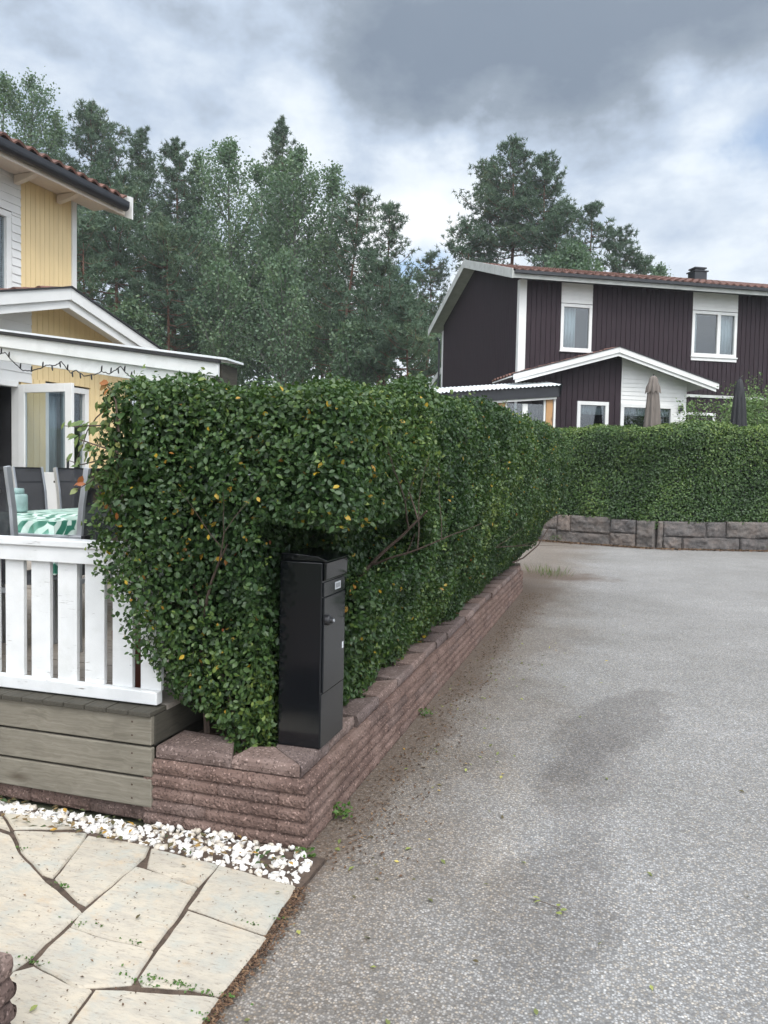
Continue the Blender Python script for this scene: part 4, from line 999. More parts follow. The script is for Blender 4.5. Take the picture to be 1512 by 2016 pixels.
# patio canopy on the brown house
cn = empty('glazed_patio_canopy', (PB.x, PB.y, 0), AB, 'lean-to with white corrugated roof and wooden posts beside the brown house porch', 'canopy')
s0, s1, yc = -3.4, .42, -2.05
za, zb = 3.62, 4.00
def cz(s): return za + (zb - za) * (s - s0) / (s1 - s0)
t_ = MB(); n = 150; vs = []
for i in range(n + 1):
    s = s0 + (s1 - s0) * i / n; h = .018 * math.sin(s * 2 * math.pi / .11)
    vs += [(s, yc - .14, cz(s) + h - .02), (s, -1.0, cz(s) + h + .20)]
t_.add(vs, [(2 * i, 2 * i + 2, 2 * i + 3, 2 * i + 1) for i in range(n)]); ro = t_.build('roof_sheet', MT['plastic'], cn)
ro.modifiers.new('thickness', 'SOLIDIFY').thickness = .006
MB().prism([(s0, cz(s0) - .30), (s1 - .05, cz(s1) - .32), (s1 - .02, cz(s1) - .05), (s0, cz(s0) - .05)], 1, yc - .04, yc).build('fascia', MT['gutter'], cn, bevel=.004)
MB().prism([(yc - .02, cz(s1) - .32), (-1.25, cz(s1) - .14), (-1.25, cz(s1) + .12), (yc - .16, cz(s1) + .0)], 0, s1 - .045, s1 - .01).build('end_board', MT['gutter'], cn)
MB().prism([(s0, cz(s0) - .36), (s1 - .1, cz(s1) - .38), (s1 - .1, cz(s1) - .325), (s0, cz(s0) - .305)], 1, yc + .005, yc + .06).build('head_rail', MT['white_house'], cn)
for s in (.16, -1.16, -2.5):
    MB().box(s - .09, s + .09, yc + .08, yc + .20, GZ, cz(s) - .37).build('post', MT['rawwood'], cn, bevel=.004)
MB().box(.27, .325, yc + .06, yc + .12, GZ, cz(.4) - .37).build('downpipe', MT['white_house'], cn)
for a, b_ in ((-1.06, .06), (-2.40, -1.26)):
    f = MB(); f.box(a, a + .05, yc + .10, yc + .15, GZ, cz(a) - .38); f.box(b_ - .05, b_, yc + .10, yc + .15, GZ, cz(b_) - .38); f.box((a + b_) / 2 - .08, (a + b_) / 2 + .06, yc + .10, yc + .15, GZ, cz(a) - .38)
    fo = f.build('glazing_frame', MT['white_house'], cn); MB().box(a + .05, b_ - .05, yc + .12, yc + .126, GZ, cz(a) - .38).build('pane', MT['glass'], fo)

# --- yellow house on the left
QL = atd(90, 765, 9.8); AL = R(86)
yh = empty('yellow_house', (QL.x, QL.y, 0), AL, 'two-storey pale yellow timber house with white trim behind the deck', 'house')
my = 1.3                                                 # main wall lies this far behind the porch wing
WD = 8.3; S0, S1 = -9.0, 1.91
mb = MB(); boards_v(mb, .86, 1.84, .3, lambda s: 5.78, my, .09, .006); boards_v(mb, S0, -1.6, .3, lambda s: 5.78, my, .09, .006); mb.box(S0, .86, my + .07, my + .10, .3, 4.0); mb.box(.86, 1.84, my + .021, my + .05, .3, 5.78); mb.box(S0, -1.6, my + .021, my + .05, .3, 5.78); mb.build('front_wall', MT['yellow'], yh)
mb = MB(); boards_h(mb, -1.6, .858, 5.14, 5.78, my - .012, .115); boards_h(mb, .70, .858, 3.6, 5.14, my - .012, .115); boards_h(mb, -1.6, -.95, 3.6, 5.14, my - .012, .115); mb.build('siding_panel', MT['white_house'], yh)
MB().box(1.84, 1.935, my - .022, my + .1, .3, 5.78).build('corner_board', MT['white_house'], yh, bevel=.003)
mb = MB()
gy = lambda y: 5.85 + .36 * min(y - my, my + WD - y)
for sx in (S0, S1 - .04): mb.prism([(my + .1, .3), (my + WD, .3), (my + WD, gy(my + WD)), (my + WD / 2, gy(my + WD / 2)), (my + .1, gy(my + .1))], 0, sx, sx + .04)
mb.box(S0, S1, my + WD - .04, my + WD, .3, 5.8); mb.build('side_wall', MT['yellow'], yh)
window(yh, -.95, .70, 3.9, 5.13, my, .05, .085, mull=(-.1,), blind=True)
RSy = .36; ey = my - .52; e0 = 5.70
mb = MB(); mb.prism([(ey, e0), (my + WD / 2, e0 + RSy * (WD / 2 + .52)), (my + WD + .5, e0), (my + WD + .5, e0 + .07), (my + WD / 2, e0 + .07 + RSy * (WD / 2 + .52)), (ey, e0 + .07)], 0, S0 - .4, 2.42); mb.build('roof_deck', MT['beige_soffit'], yh)
mb = MB(); tiles(mb, S0 - .4, 2.40, ey - .05, e0 + .10, my + WD / 2, e0 + .13 + RSy * (WD / 2 + .52)); tiles(mb, S0 - .4, 2.40, my + WD + .55, e0 + .10, my + WD / 2, e0 + .13 + RSy * (WD / 2 + .52)); mb.build('roof', MT['tile'], yh)
MB().box(S0 - .4, 2.40, ey - .03, ey - .002, e0 - .13, e0 + .05).build('fascia', MT['beige_soffit'], yh)
MB().box(S0 - .4, 2.30, ey, my - .025, e0 - .04, e0 - .01).build('soffit', MT['beige_soffit'], yh)
for s in (-2.6, -1.4, -.2, .75, 1.55): MB().prism([(ey + .02, e0 - .05), (my - .03, e0 - .05), (my - .03, e0 - .17), (ey + .25, e0 - .12)], 0, s - .04, s + .04).build('rafter_end', MT['beige_soffit'], yh)
gp = [(-.10 - .055 + .055 * math.cos(a), .055 * math.sin(a) + .045) for a in np.linspace(math.pi, 2 * math.pi, 9)]
gp = [(-.13 + .075 * math.cos(a), .02 + .075 * math.sin(a)) for a in np.linspace(math.pi, 2 * math.pi, 9)] + [(-.055, .085), (-.205, .085)]
MB().prism(gp, 0, S0 - .4, 2.36).build('gutter', MT['gutter'], yh).location = (0, ey + .045, e0 - .03)
mb = MB(); mb.prism([(ey - .15, e0 - .19), (my + WD / 2, e0 - .15 + RSy * (WD / 2 + .52)), (my + WD / 2, e0 + .15 + RSy * (WD / 2 + .52)), (ey - .15, e0 + .15)], 0, 2.425, 2.455); mb.build('bargeboard', MT['white_house'], yh)
# porch wing
yt = gable_roof(yh, -1.96, -.09, 1.80, 3.27, 3.78, -.5, my - .03, h1=.145, h2=.10)
mb = MB()
boards_v(mb, -.23, 1.62, 2.66, yt, 0, .092, .006); boards_v(mb, .80, 1.62, .5, lambda s: 2.66, 0, .092, .006); boards_v(mb, -.40, .0, .5, lambda s: 2.66, 0, .092, .006)
mb.box(-.23, 1.62, .021, .05, 2.66, 3.2); mb.box(.80, 1.62, .021, .05, .5, 2.66); mb.box(-.40, .0, .021, .05, .5, 2.66); mb.box(1.59, 1.62, .051, my, .5, 3.2)
mb.build('porch_wall', MT['yellow'], yh)
mb = MB(); boards_h(mb, -1.80, -.232, 2.60, 3.70, -.012, .12, yt); boards_h(mb, -1.80, -1.40, .5, 2.60, -.012, .12); mb.box(-1.8, -1.77, .02, my, .5, 3.2); mb.build('siding_panel', MT['white_house'], yh)
# open terrace door: opening, curtain, and the leaf swung out square to the wall
ho = MB(); ho.box(-1.40, -.45, -.02, .09, 2.53, 2.60); ho.box(-.46, -.41, -.02, .09, .52, 2.53); ho.box(-1.40, -1.34, -.02, .09, .52, 2.53)
ho = ho.build('door_frame', MT['white_house'], yh, bevel=.003)
mb = MB(); mb.add([(-1.34, .1, .5), (-.46, .1, .5), (-.46, .1, 2.53), (-1.34, .1, 2.53), (-1.6, 1.1, .5), (-.2, 1.1, .5), (-.2, 1.1, 2.6), (-1.6, 1.1, 2.6)], [(4, 5, 6, 7), (0, 1, 5, 4), (2, 3, 7, 6), (0, 4, 7, 3), (1, 2, 6, 5)]); mb.build('room', MT['dark_in'], ho)
c = MB(); vs = []
for i in range(60):
    s = -1.30 + .55 * i / 59; yy = .16 + .03 * math.sin(s * 55); vs += [(s, yy, .55), (s - .03, yy, 1.4), (s, yy, 2.5)]
c.add(vs, [(3 * i + j, 3 * i + 3 + j, 3 * i + 4 + j, 3 * i + 1 + j) for i in range(59) for j in range(2)]); co = c.build('curtain', MT['curtain'], ho, smooth=True); co.modifiers.new('thickness', 'SOLIDIFY').thickness = .003
lf = MB(); y0, y1 = -.86, -.03; sx0, sx1 = -.475, -.43
lf.box(sx0, sx1, y0, y0 + .10, .55, 2.56); lf.box(sx0, sx1, y1 - .10, y1, .55, 2.56); lf.box(sx0, sx1, y0 + .10, y1 - .10, 2.46, 2.56); lf.box(sx0 + .002, sx1 - .002, y0 + .10, y1 - .10, .55, 1.50)
lf = lf.build('door', MT['white_house'], yh, bevel=.004)
MB().box(-.455, -.450, y0 + .10, y1 - .10, 1.50, 2.46).build('pane', MT['glass'], lf)
MB().box(sx0 - .02, sx1 + .02, y0 + .035, y0 + .06, 1.55, 1.68).build('handle', MT['gutter'], lf, bevel=.006)
window(yh, .0, .80, 1.35, 2.64, 0, .07, .075, mull=(.42,), curtain=[(.06, .40, 1.4, 2.6)])

# patio canopy over the deck
ca = empty('white_patio_canopy', (-2.785, 5.0, .5), 0, 'white lean-to canopy with double fascia over the deck of the yellow house', 'canopy')
cs_ = .140                                             # rise per metre towards the house
L = 4.2; D_ = .30
def rk(y0, y1, top, bot, x1=0.0): return MB().prism([(-L, 1.845 + L * cs_ - bot), (x1, 1.845 + x1 * -cs_ - bot), (x1, 1.845 - x1 * cs_ - top), (-L, 1.845 + L * cs_ - top)], 1, y0, y1)
rk(0, .025, .012, .11).build('rake_board', MT['white_old'], ca, bevel=.003)
rk(.03, .055, .09, .215, -.06).build('rake_board', MT['white_old'], ca, bevel=.003)
rk(-.02, .03, -.012, .0115, .01).build('drip_edge', MT['felt'], ca)
MB().prism([(-L, 1.845 + L * cs_ + .013), (.05, 1.845 + .013), (.05, 1.845 + .028), (-L, 1.845 + L * cs_ + .028)], 1, .03, D_).build('roof_sheet', MT['plastic'], ca)
MB().box(-.03, -.002, .06, D_, 1.845 - .16, 1.845 - .01).build('eave_board', MT['deck_end'], ca)
for yy in (.09, D_ - .1): MB().box(-.16, -.07, yy, yy + .09, .0, 1.845 - .12).build('post', MT['white_old'], ca, bevel=.004)
for x in (-.7, -1.5, -2.3, -3.1): MB().prism([(.06, 1.845 - x * cs_ - .15), (D_, 1.845 - x * cs_ - .15), (D_, 1.845 - x * cs_ - .0), (.06, 1.845 - x * cs_ - .0)], 0, x - .022, x + .022).build('rafter', MT['white_old'], ca)
# string of lights looped along the rake
pts2 = [(-60, 745), (-30, 700), (0, 697), (10, 694), (25, 712), (45, 728), (62, 732), (80, 726), (95, 717), (110, 720), (120, 710), (133, 726), (140, 733), (150, 730), (165, 738), (185, 737), (200, 733), (215, 734), (228, 727), (237, 722), (248, 734), (258, 742), (268, 750)]
wl = [ony(x, y + 1.5 * math.sin(x), 4.965 + .01 * math.sin(x * .7)) for x, y in pts2]
sl = empty('string_lights', wl[0], 0, 'dark cable of small fairy lights looped along the white canopy edge', 'string lights')
sm = []
for a, b_ in zip(wl[:-1], wl[1:]):
    for k in range(4): sm.append(a.lerp(b_, k / 4) + Vector((0, random.uniform(-.003, .003), random.uniform(-.004, .004))) - wl[0])
MB().tube(sm, .0042, 5).build('cable', MT['black_plastic'], sl)
mb = MB()
for i in range(4, len(sm), 5):
    p = sm[i]; up = random.choice((1, 1, -1)); mb.tube([p, p + Vector((.006, -.004, .03 * up)), p + Vector((.009, -.004, .042 * up))], [.006, .0065, .003], 6)
mb.build('bulbs', MT['black_plastic'], sl)

# ------------------------------------------------------------------ garden furniture
def chair(name, loc, rz, label, w=.50, arms=True):
    """local: seat centre at origin, floor z=0, back towards -y"""
    t = empty(name, loc, rz, label, 'chair', 'mesh chairs on the deck'); h = w / 2
    for sgn in (-1, 1):
        mb = MB(); x = sgn * h
        mb.beam((x, -.20, .0), (x, -.20, .42), .022, .038, (0, 1, 0)); path_ = [(-.20, .42), (-.205, .62), (-.225, .85), (-.26, 1.05)]
        for (ya, za_), (yb, zb_) in zip(path_[:-1], path_[1:]): mb.beam((x, ya, za_ - .004), (x, yb, zb_ + .004), .022, .034, (0, 1, 0))
        mb.build('back_stile', MT['alu'], t, bevel=.003)
        MB().beam((x, .24, 0), (x, .22, .63), .022, .034, (0, 1, 0)).build('front_leg', MT['alu'], t, bevel=.003)
        if arms:
            ar = MB().beam((x, -.235, .655), (x, .27, .655), .045, .022).build('armrest', MT['alu'], t, bevel=.004)
            MB().box(x - .024, x + .024, -.262, -.237, .642, .669).build('end_cap', MT['black_plastic'], ar)
    MB().beam((-h + .011, -.19, .40), (h - .011, -.19, .40), .025, .025).build('cross_bar', MT['alu'], t)
    mb = MB(); vs = []
    prof = [(.24, .43), (.0, .41), (-.17, .43), (-.20, .62), (-.219, .85), (-.255, 1.045)]
    for y_, z in prof: vs += [(-h + .012, y_, z), (h - .012, y_, z)]
    mb.add(vs, [(2 * i, 2 * i + 1, 2 * i + 3, 2 * i + 2) for i in range(len(prof) - 1)])
    so_ = mb.build('sling', MT['mesh'], t); so_.modifiers.new('thickness', 'SOLIDIFY').thickness = .004
    MB().box(-h + .012, h - .012, -.268, -.25, 1.035, 1.052).build('sling_hem', MT['black_plastic'], t)
    MB().beam((-h + .012, -.243, .925), (h - .012, -.285, .925), .006, .018).build('sling_seam', MT['black_plastic'], t)
    return t
# backs face: left head-of-table chair looks +y; right-hand chair looks -x; far ones look +x
stl = ony(14, 940, 3.20)
chair('mesh_chair', (stl.x - .25, 3.20 + .26, .502), 0, 'dark mesh chair at the left edge of the photo, nearest the picket fence')
str_ = onx(172, 955, -2.86)
chair('mesh_chair', (-2.86 - .26, str_.y + .26, .502), R(90), 'dark mesh chair half hidden by the hedge on the near side of the table', w=.52)
for (xa, xb), lab in (((22, 82), 'dark mesh chair on the house side of the table behind the grey-green jar'), ((107, 173), 'dark mesh chair beyond the table in front of the open glazed door')):
    X = -4.85; a, b_ = onx(xa, 926, X), onx(xb, 928, X); w = b_.y - a.y
    chair('mesh_chair', (X + .26, (a.y + b_.y) / 2, .502), R(-90), lab, w=w - .02)
tb = empty('garden_table', (-3.6, 4.5, .502), 0, 'dark framed garden table under the leaf-print cloth', 'table')
MB().box(-.44, .46, -.78, .80, .70, .728).build('tabletop', MT['black_plastic'], tb, bevel=.004)
for sx in (-.38, .40):
    for sy in (-.70, .72): MB().box(sx - .025, sx + .025, sy - .025, sy + .025, 0, .70).build('leg', MT['alu'], tb)
# cloth: top sheet and hanging folds, corners drooping lower
x0, x1, y0, y1, zt_ = -4.06, -3.12, 3.70, 5.32, 1.236
rows = []; per = []
def seg(a, b_, n): return [(a[0] + (b_[0] - a[0]) * i / n, a[1] + (b_[1] - a[1]) * i / n) for i in range(n)]
per = seg((x0, y0), (x1, y0), 26) + seg((x1, y0), (x1, y1), 44) + seg((x1, y1), (x0, y1), 26) + seg((x0, y1), (x0, y0), 44)
n = len(per); cx_, cy_ = (x0 + x1) / 2, (y0 + y1) / 2; vs = []
cor = [(x0, y0), (x1, y0), (x1, y1), (x0, y1)]
drops = [0, .03, .5, 1.0]
for k, fr_ in enumerate(drops):
    for i, (x, y) in enumerate(per):
        dc = min(math.hypot(x - a, y - b_) for a, b_ in cor); L_ = .13 + .15 * math.exp(-(dc / .09) ** 2) + .02 * math.sin(i * .55)
        nx, ny = (1 if abs(x - x1) < 1e-6 else -1 if abs(x - x0) < 1e-6 else 0), (1 if abs(y - y1) < 1e-6 else -1 if abs(y - y0) < 1e-6 else 0)
        out = (.004 + fr_ * (.012 + .016 * math.sin(i * 1.1) + .05 * math.exp(-(dc / .1) ** 2)))
        vs.append((x + nx * out, y + ny * out, zt_ - fr_ * L_ if k else zt_ + .002))
fs = [(k * n + i, k * n + (i + 1) % n, (k + 1) * n + (i + 1) % n, (k + 1) * n + i) for k in range(3) for i in range(n)]
fs.append(tuple(range(n))[::-1])
tc_ = MB().add(vs, fs).build('tablecloth', MT['cloth']); tag(tc_, 'mint tablecloth with green palm-leaf print hanging off the garden table', 'tablecloth')
tc_.modifiers.new('thickness', 'SOLIDIFY').thickness = .002
jp = onz(33, 1009, 1.24)
jar = empty('jar', (jp.x, jp.y, 1.239), 0, 'squat grey-green jar with a narrower lid on the tablecloth', 'jar')
mb = MB(); mb.lathe([(.040, 0), (.066, .004), (.070, .02), (.070, .118), (.062, .128), (.05, .13)], n=24); mb.build('body', MT['jar'], jar, smooth=True)
mb = MB(); mb.lathe([(.046, .1305), (.048, .134), (.048, .162), (.043, .168), (.01, .17)], n=24); mb.build('lid', MT['jar'], jar, smooth=True)
pp = ony(247, 1338, 3.10)
pl = empty('planter', (-2.145, 3.13, .502), 0, 'rust-red planter glimpsed between the last two fence pickets', 'planter')
mb = MB(); mb.lathe([(.085, 0), (.10, .0), (.118, .25), (.128, .252), (.128, .285), (.112, .285), (.11, .26)], n=22); mb.build('pot', MT['terracotta'], pl, smooth=False)
mb = MB(); mb.lathe([(.108, .255), (.06, .262), (.01, .262)], n=18); mb.build('soil', MT['soil'], pl)

# ------------------------------------------------------------------ parasols
def parasol(name, x, y, z0, ztop, r, mat, label, ruff):
    t = empty(name, (x, y, z0), 0, label, 'parasol', 'closed parasols behind the far hedge'); Hh = ztop - z0
    MB().lathe([(.35, 0), (.35, .05), (.06, .07), (.05, .25)], n=20).build('base', MT['gutter'], t)
    MB().tube([(0, 0, .2), (0, 0, Hh - .02)], .024, 10).build('pole', MT['alu'], t)
    mb = MB(); n = 48; prof = [(.70, Hh * .28), (.92, Hh * .31), (1.0, Hh * .42), (.92, Hh * .6), (.78, Hh * .75), (.64, Hh * .86), (.52, Hh * .915), (.42, Hh * .93)]
    vs = []
    for k, (rr_, z) in enumerate(prof):
        for i in range(n):
            a = 2 * math.pi * i / n; f = 1 + .26 * math.cos(a * 8 + .25 * k) * (1 - .08 * k) + .06 * math.sin(a * 3 + k * .4)
            vs.append((r * rr_ * f * math.cos(a), r * rr_ * f * math.sin(a), z + (.03 * math.cos(a * 8) if k == 0 else 0)))
    fs = [(k * n + i, k * n + (i + 1) % n, (k + 1) * n + (i + 1) % n, (k + 1) * n + i) for k in range(len(prof) - 1) for i in range(n)]
    mb.add(vs, fs); mb.build('canopy', mat, t, smooth=True)
    mb = MB(); vs = []
    prof = [(.98, Hh * .895), (.90, Hh * .925), (.66, Hh * .955), (.56, Hh * .985), (.28, Hh)] if ruff else [(.72, Hh * .87), (.70, Hh * .93), (.5, Hh * .975), (.3, Hh * .995), (.1, Hh)]
    for k, (rr_, z) in enumerate(prof):
        for i in range(n):
            a = 2 * math.pi * i / n; f = 1 + (.22 if ruff else .06) * math.cos(a * 8) * (1 - k / 5)
            vs.append((r * .8 * rr_ * f * math.cos(a), r * .8 * rr_ * f * math.sin(a), z - (.035 * (1 + math.cos(a * 8)) if k == 0 and ruff else 0)))
    mb.add(vs, [(k * n + i, k * n + (i + 1) % n, (k + 1) * n + (i + 1) % n, (k + 1) * n + i) for k in range(4) for i in range(n)] + [tuple(4 * n + i for i in range(n))])
    mb.build('cap', mat, t, smooth=True)
    MB().tube([(0, 0, Hh - .01), (0, 0, Hh + .05)], [.02, .012], 8).build('finial', MT['gutter'], t)
PY = 20.15
a, b_ = ony(1286, 738, PY), ony(1286, 842, PY); parasol('parasol', a.x + .01, PY, GZ, a.z - .03, .20, MT['taupe'], 'closed taupe parasol with a ruffled cap in front of the white porch siding', True)
PY2 = 19.95; a = ony(1455, 744, PY2); parasol('parasol', a.x + .02, PY2, GZ, a.z - .03, .185, MT['blackfab'], 'closed parasol in a black cover standing in front of the light green shrub', False)

# ------------------------------------------------------------------ shrub, sapling, weeds
def shrub(name, base, H, rad, n, label, m, size, seed):
    t = empty(name, base, 0, label, 'shrub'); r = np.random.default_rng(seed); global mb
    mb = MB(); P = []
    for k in range(40):
        a = r.uniform(0, 6.28); rr_ = rad * math.sqrt(r.uniform()); top = Vector((rr_ * math.cos(a), rr_ * math.sin(a) * .6, H * r.uniform(.78, 1.0) * (1 - .22 * rr_ / rad)))
        b0 = Vector((top.x * .3, top.y * .3, 0)); mid = b0.lerp(top, .5) + Vector((top.x * .1, top.y * .1, .1))
        pts = [b0, mid, top]; mb.tube(pts, [.012, .009, .003], 5)
        for j in range(n // 40):
            t_ = r.uniform(.25, 1.04) ** .55; q = b0.lerp(mid, min(1, t_ * 2)) if t_ < .5 else mid.lerp(top, (t_ - .5) * 2)
            P.append(np.array(q) + r.normal(size=3) * np.array([.24, .2, .13]) * (1.3 - .7 * t_))
    mb.build('stems', MT['twig'], t); P = np.array(P); k = len(P)
    link('foliage', diamonds('foliage', P, unit(r.normal(size=P.shape) * .7 + np.array([0, -.3, .6])), r.normal(size=P.shape), r.uniform(.6, 1.3, k) * size, r.uniform(0, 1, k), m, .5), t)
b_ = ony(1475, 842, 21.4); shrub('shrub', (b_.x + .25, 21.9, GZ), 4.0, 1.9, 9000, 'loose light green shrub behind the black covered parasol', MT['bushleaf'], .085, 3)

sap = empty('sapling', (-2.15, 3.02, .5), 0, 'slender sapling with pale green drooping leaves poking out left of the hedge', 'sapling')
so3 = Vector((-2.15, 3.02, .5)); mb = MB(); P, Nn, Tn = [], [], []
r = np.random.default_rng(9)
def S(x, y, Y=2.86): return ony(x, y, Y) - so3
brs = [[(236, 1000), (232, 880), (228, 790), (214, 800), (190, 822), (172, 848), (162, 880), (150, 905)], [(230, 870), (205, 838), (180, 838), (150, 840), (118, 838)], [(232, 890), (200, 880), (165, 868), (140, 860)],
       [(236, 990), (215, 950), (190, 940), (165, 955)], [(230, 900), (200, 905), (160, 915), (130, 905)], [(234, 850), (228, 790), (216, 765), (204, 752)], [(238, 1000), (222, 960), (205, 985), (190, 990)], [(230, 940), (205, 925), (175, 950), (150, 965)]]
for bi_, bpx in enumerate(brs):
    pts = [S(x, y, 2.86 - .05 * (bi_ % 3)) for x, y in bpx]; mb.tube(pts, [.005 - .0035 * i / (len(pts) - 1) for i in range(len(pts))], 5)
    for i in range(1 if len(pts) < 7 else 4, len(pts)):
        for k in range(3 if i < len(pts) - 1 else 4):
            q = pts[i].lerp(pts[i - 1], r.uniform(0, .9)); P.append(np.array(q) + r.normal(size=3) * .014); d = np.array(pts[i] - pts[i - 1]); d /= max(np.linalg.norm(d), 1e-6)
            Tn.append(d * .5 + np.array([0, 0, -.75]) + r.normal(size=3) * .3); Nn.append(np.array([.1, -.75, .35]) + r.normal(size=3) * .35)
mb.build('stem', MT['twig'], sap); P = np.array(P); k = len(P); tt = r.uniform(0, .93, k); tt[-3:] = .99
tt[[i for i in range(k) if P[i][2] > 1.36]] = r.uniform(.9, 1, sum(P[:, 2] > 1.36))
link('foliage', leaves('foliage', P, unit(np.array(Nn)), unit(np.array(Tn)), r.uniform(.032, .056, k), tt, MT['sapling'], .75), sap)

def tuft(name, c, n, h, spread, label, cat='weed', broad=False, seed=1, group=None):
    r = np.random.default_rng(seed); c = np.array(c); t = r.uniform(0, 6.28, n); rad = spread * np.sqrt(r.uniform(size=n))
    P = np.stack([rad * np.cos(t), rad * np.sin(t), np.zeros(n)], 1)
    if broad:
        P[:, 2] = r.uniform(.2, 1, n) * h; me = diamonds(name, P, unit(r.normal(size=P.shape) * .5 + np.array([0, 0, 1])), r.normal(size=P.shape), r.uniform(.6, 1.3, n) * .022, r.uniform(0, .8, n), MT['grass'], .8)
    else:
        T = unit(np.stack([np.cos(t) * .5, np.sin(t) * .5, np.full(n, 1.0)], 1) + r.normal(size=P.shape) * .25); L_ = r.uniform(.5, 1.1, n) * h
        me = diamonds(name, P + T * (L_ / 2)[:, None], unit(rand_unit(r, n) * np.array([1, 1, .2])), T, L_, r.uniform(.45, 1, n), MT['grass'], .04, .02)
    o = link(name, me); o.location = tuple(c); return tag(o, label, cat, group)
gp_ = onz(665, 1610); tuft('weed', (WX + .045, gp_.y, .004), 60, .05, .05, 'bright green weed at the foot of the block wall near its corner', broad=True, seed=2)
gp_ = onz(880, 1352); tuft('weed', (WX + .05, 4.75, .004), 30, .04, .05, 'small green weed at the foot of the block wall about halfway along', broad=True, seed=3)
tuft('weed', (WX + .03, 2.80, .004), 34, .04, .04, 'small weed in the corner between white chips and asphalt', broad=True, seed=4)
for i, (px, py, n, h, lab) in enumerate([(1062, 1130, 170, .24, 'dry grass tuft on bare soil past the end of the block wall'), (1092, 1136, 200, .26, 'greener grass tuft on bare soil, right of the dry one')]):
    q = onz(px, py); tuft('grass_tuft', (q.x, q.y, .004), int(n * .28), h * .8, .22, lab, 'grass', seed=20 + i)
for i, (px, py, lab) in enumerate([(1097, 1052, 'green weed at the left foot of the granite wall'), (1494, 1066, 'green weed at the right foot of the granite wall')]):
    q = onz(px, py + 14); tuft('weed', (q.x, min(q.y, 18.9 if i == 0 else 19.0), .01), 90, .16, .16, lab, broad=True, seed=30 + i)
jw = [(365, 1945, 46, .10), (280, 1935, 16, .035), (120, 1745, 9, .03), (155, 1822, 9, .03), (262, 1858, 7, .025), (55, 1895, 18, .04), (490, 1822, 10, .03), (40, 1672, 10, .03), (400, 2003, 8, .02), (545, 1810, 6, .02)]
Pj = []
for px, py, n, s_ in jw:
    c0 = onz(px, py, .02)
    for k in range(n * 2): Pj.append((c0.x + rng.normal() * s_, c0.y + rng.normal() * .008, .022 + rng.uniform(0, .010)))
Pj = np.array(Pj); r = np.random.default_rng(2); k = len(Pj)
tag(link('moss', diamonds('moss', Pj, unit(r.normal(size=Pj.shape) * .5 + np.array([0, 0, 1])), r.normal(size=Pj.shape), r.uniform(.006, .014, k), r.uniform(0, .7, k), MT['grass'], .85)), 'low green weeds and moss growing in the flagstone joints', 'weeds', kind='stuff')

# single fallen leaves one can point at
def fallen(px, py, size, tint, label, z=.008, m='fallen', n=1, spread=0.0):
    c0 = onz(px, py, z); r = np.random.default_rng(int(px * 7 + py)); P = np.zeros((n, 3)); P[:, :2] = r.normal(size=(n, 2)) * spread
    P[:, 2] = .004
    o = link('fallen_leaf', leaves('fallen_leaf', P, unit(r.normal(size=(n, 3)) * .3 + np.array([0, 0, 1])), r.normal(size=(n, 3)), np.full(n, size), np.full(n, tint), MT[m], .85)); o.location = c0
    return tag(o, label, 'leaf', 'single leaves lying on the ground')
fallen(916, 1504, .030, .99, 'orange-yellow fallen leaf on asphalt beside the lower block wall')
fallen(917, 1517, .024, .72, 'pale green fallen leaf touching the orange-yellow one')
sp = onz(1085, 1785, .006)
tw = empty('fallen_sprig', sp, 0, 'green sprig with five leaves lying on the asphalt in the foreground', 'sprig')
MB().tube([(-.06, .02, .004), (-.02, .006, .007), (.03, -.01, .006), (.05, -.035, .004)], [.0014, .0014, .0012, .0008], 5).build('stem', MT['twig'], tw)
P = np.array([(-.055, .03, .008), (-.05, .005, .008), (.025, .005, .009), (.045, -.02, .008), (.03, -.045, .007)]); r = np.random.default_rng(1)
link('foliage', leaves('foliage', P, unit(r.normal(size=P.shape) * .3 + np.array([0, 0, 1])), r.normal(size=P.shape), np.full(5, .03), np.array([.75, .7, .7, .5, .65]), MT['fallen'], .8), tw)
fallen(1183, 1858, .028, .74, 'light green fallen leaf at lower right of the sprig')
fallen(272, 1806, .024, .0, 'dark dried leaf in the middle of a flagstone', .032)
fallen(362, 1705, .026, .0, 'dark dried leaf on the small flagstone beside the white chips', .032)
fallen(547, 1758, .022, .30, 'curled olive leaf on the flagstone nearest the wall corner', .032)
fallen(66, 1987, .026, .6, 'round green leaf on the flagstone at the bottom left', .032)
fallen(936, 1894, .022, .0, 'dark leaf on asphalt left of the bottom sprig leaves')
fallen(1055, 1994, .024, .35, 'olive leaf on the asphalt at the bottom edge')
def sc_():
    if rng.uniform() < .75: return (WX + .05 + abs(rng.normal()) * .45, rng.uniform(2.2, 7.5), .006)
    return (rng.uniform(-1, 2.4), rng.uniform(1.7, 9), .006)
tag(litter(150, sc_, .026, 'leaf_scatter', MT['fallen']), 'thin scatter of small green and yellow leaves over the asphalt', 'leaves', kind='stuff')

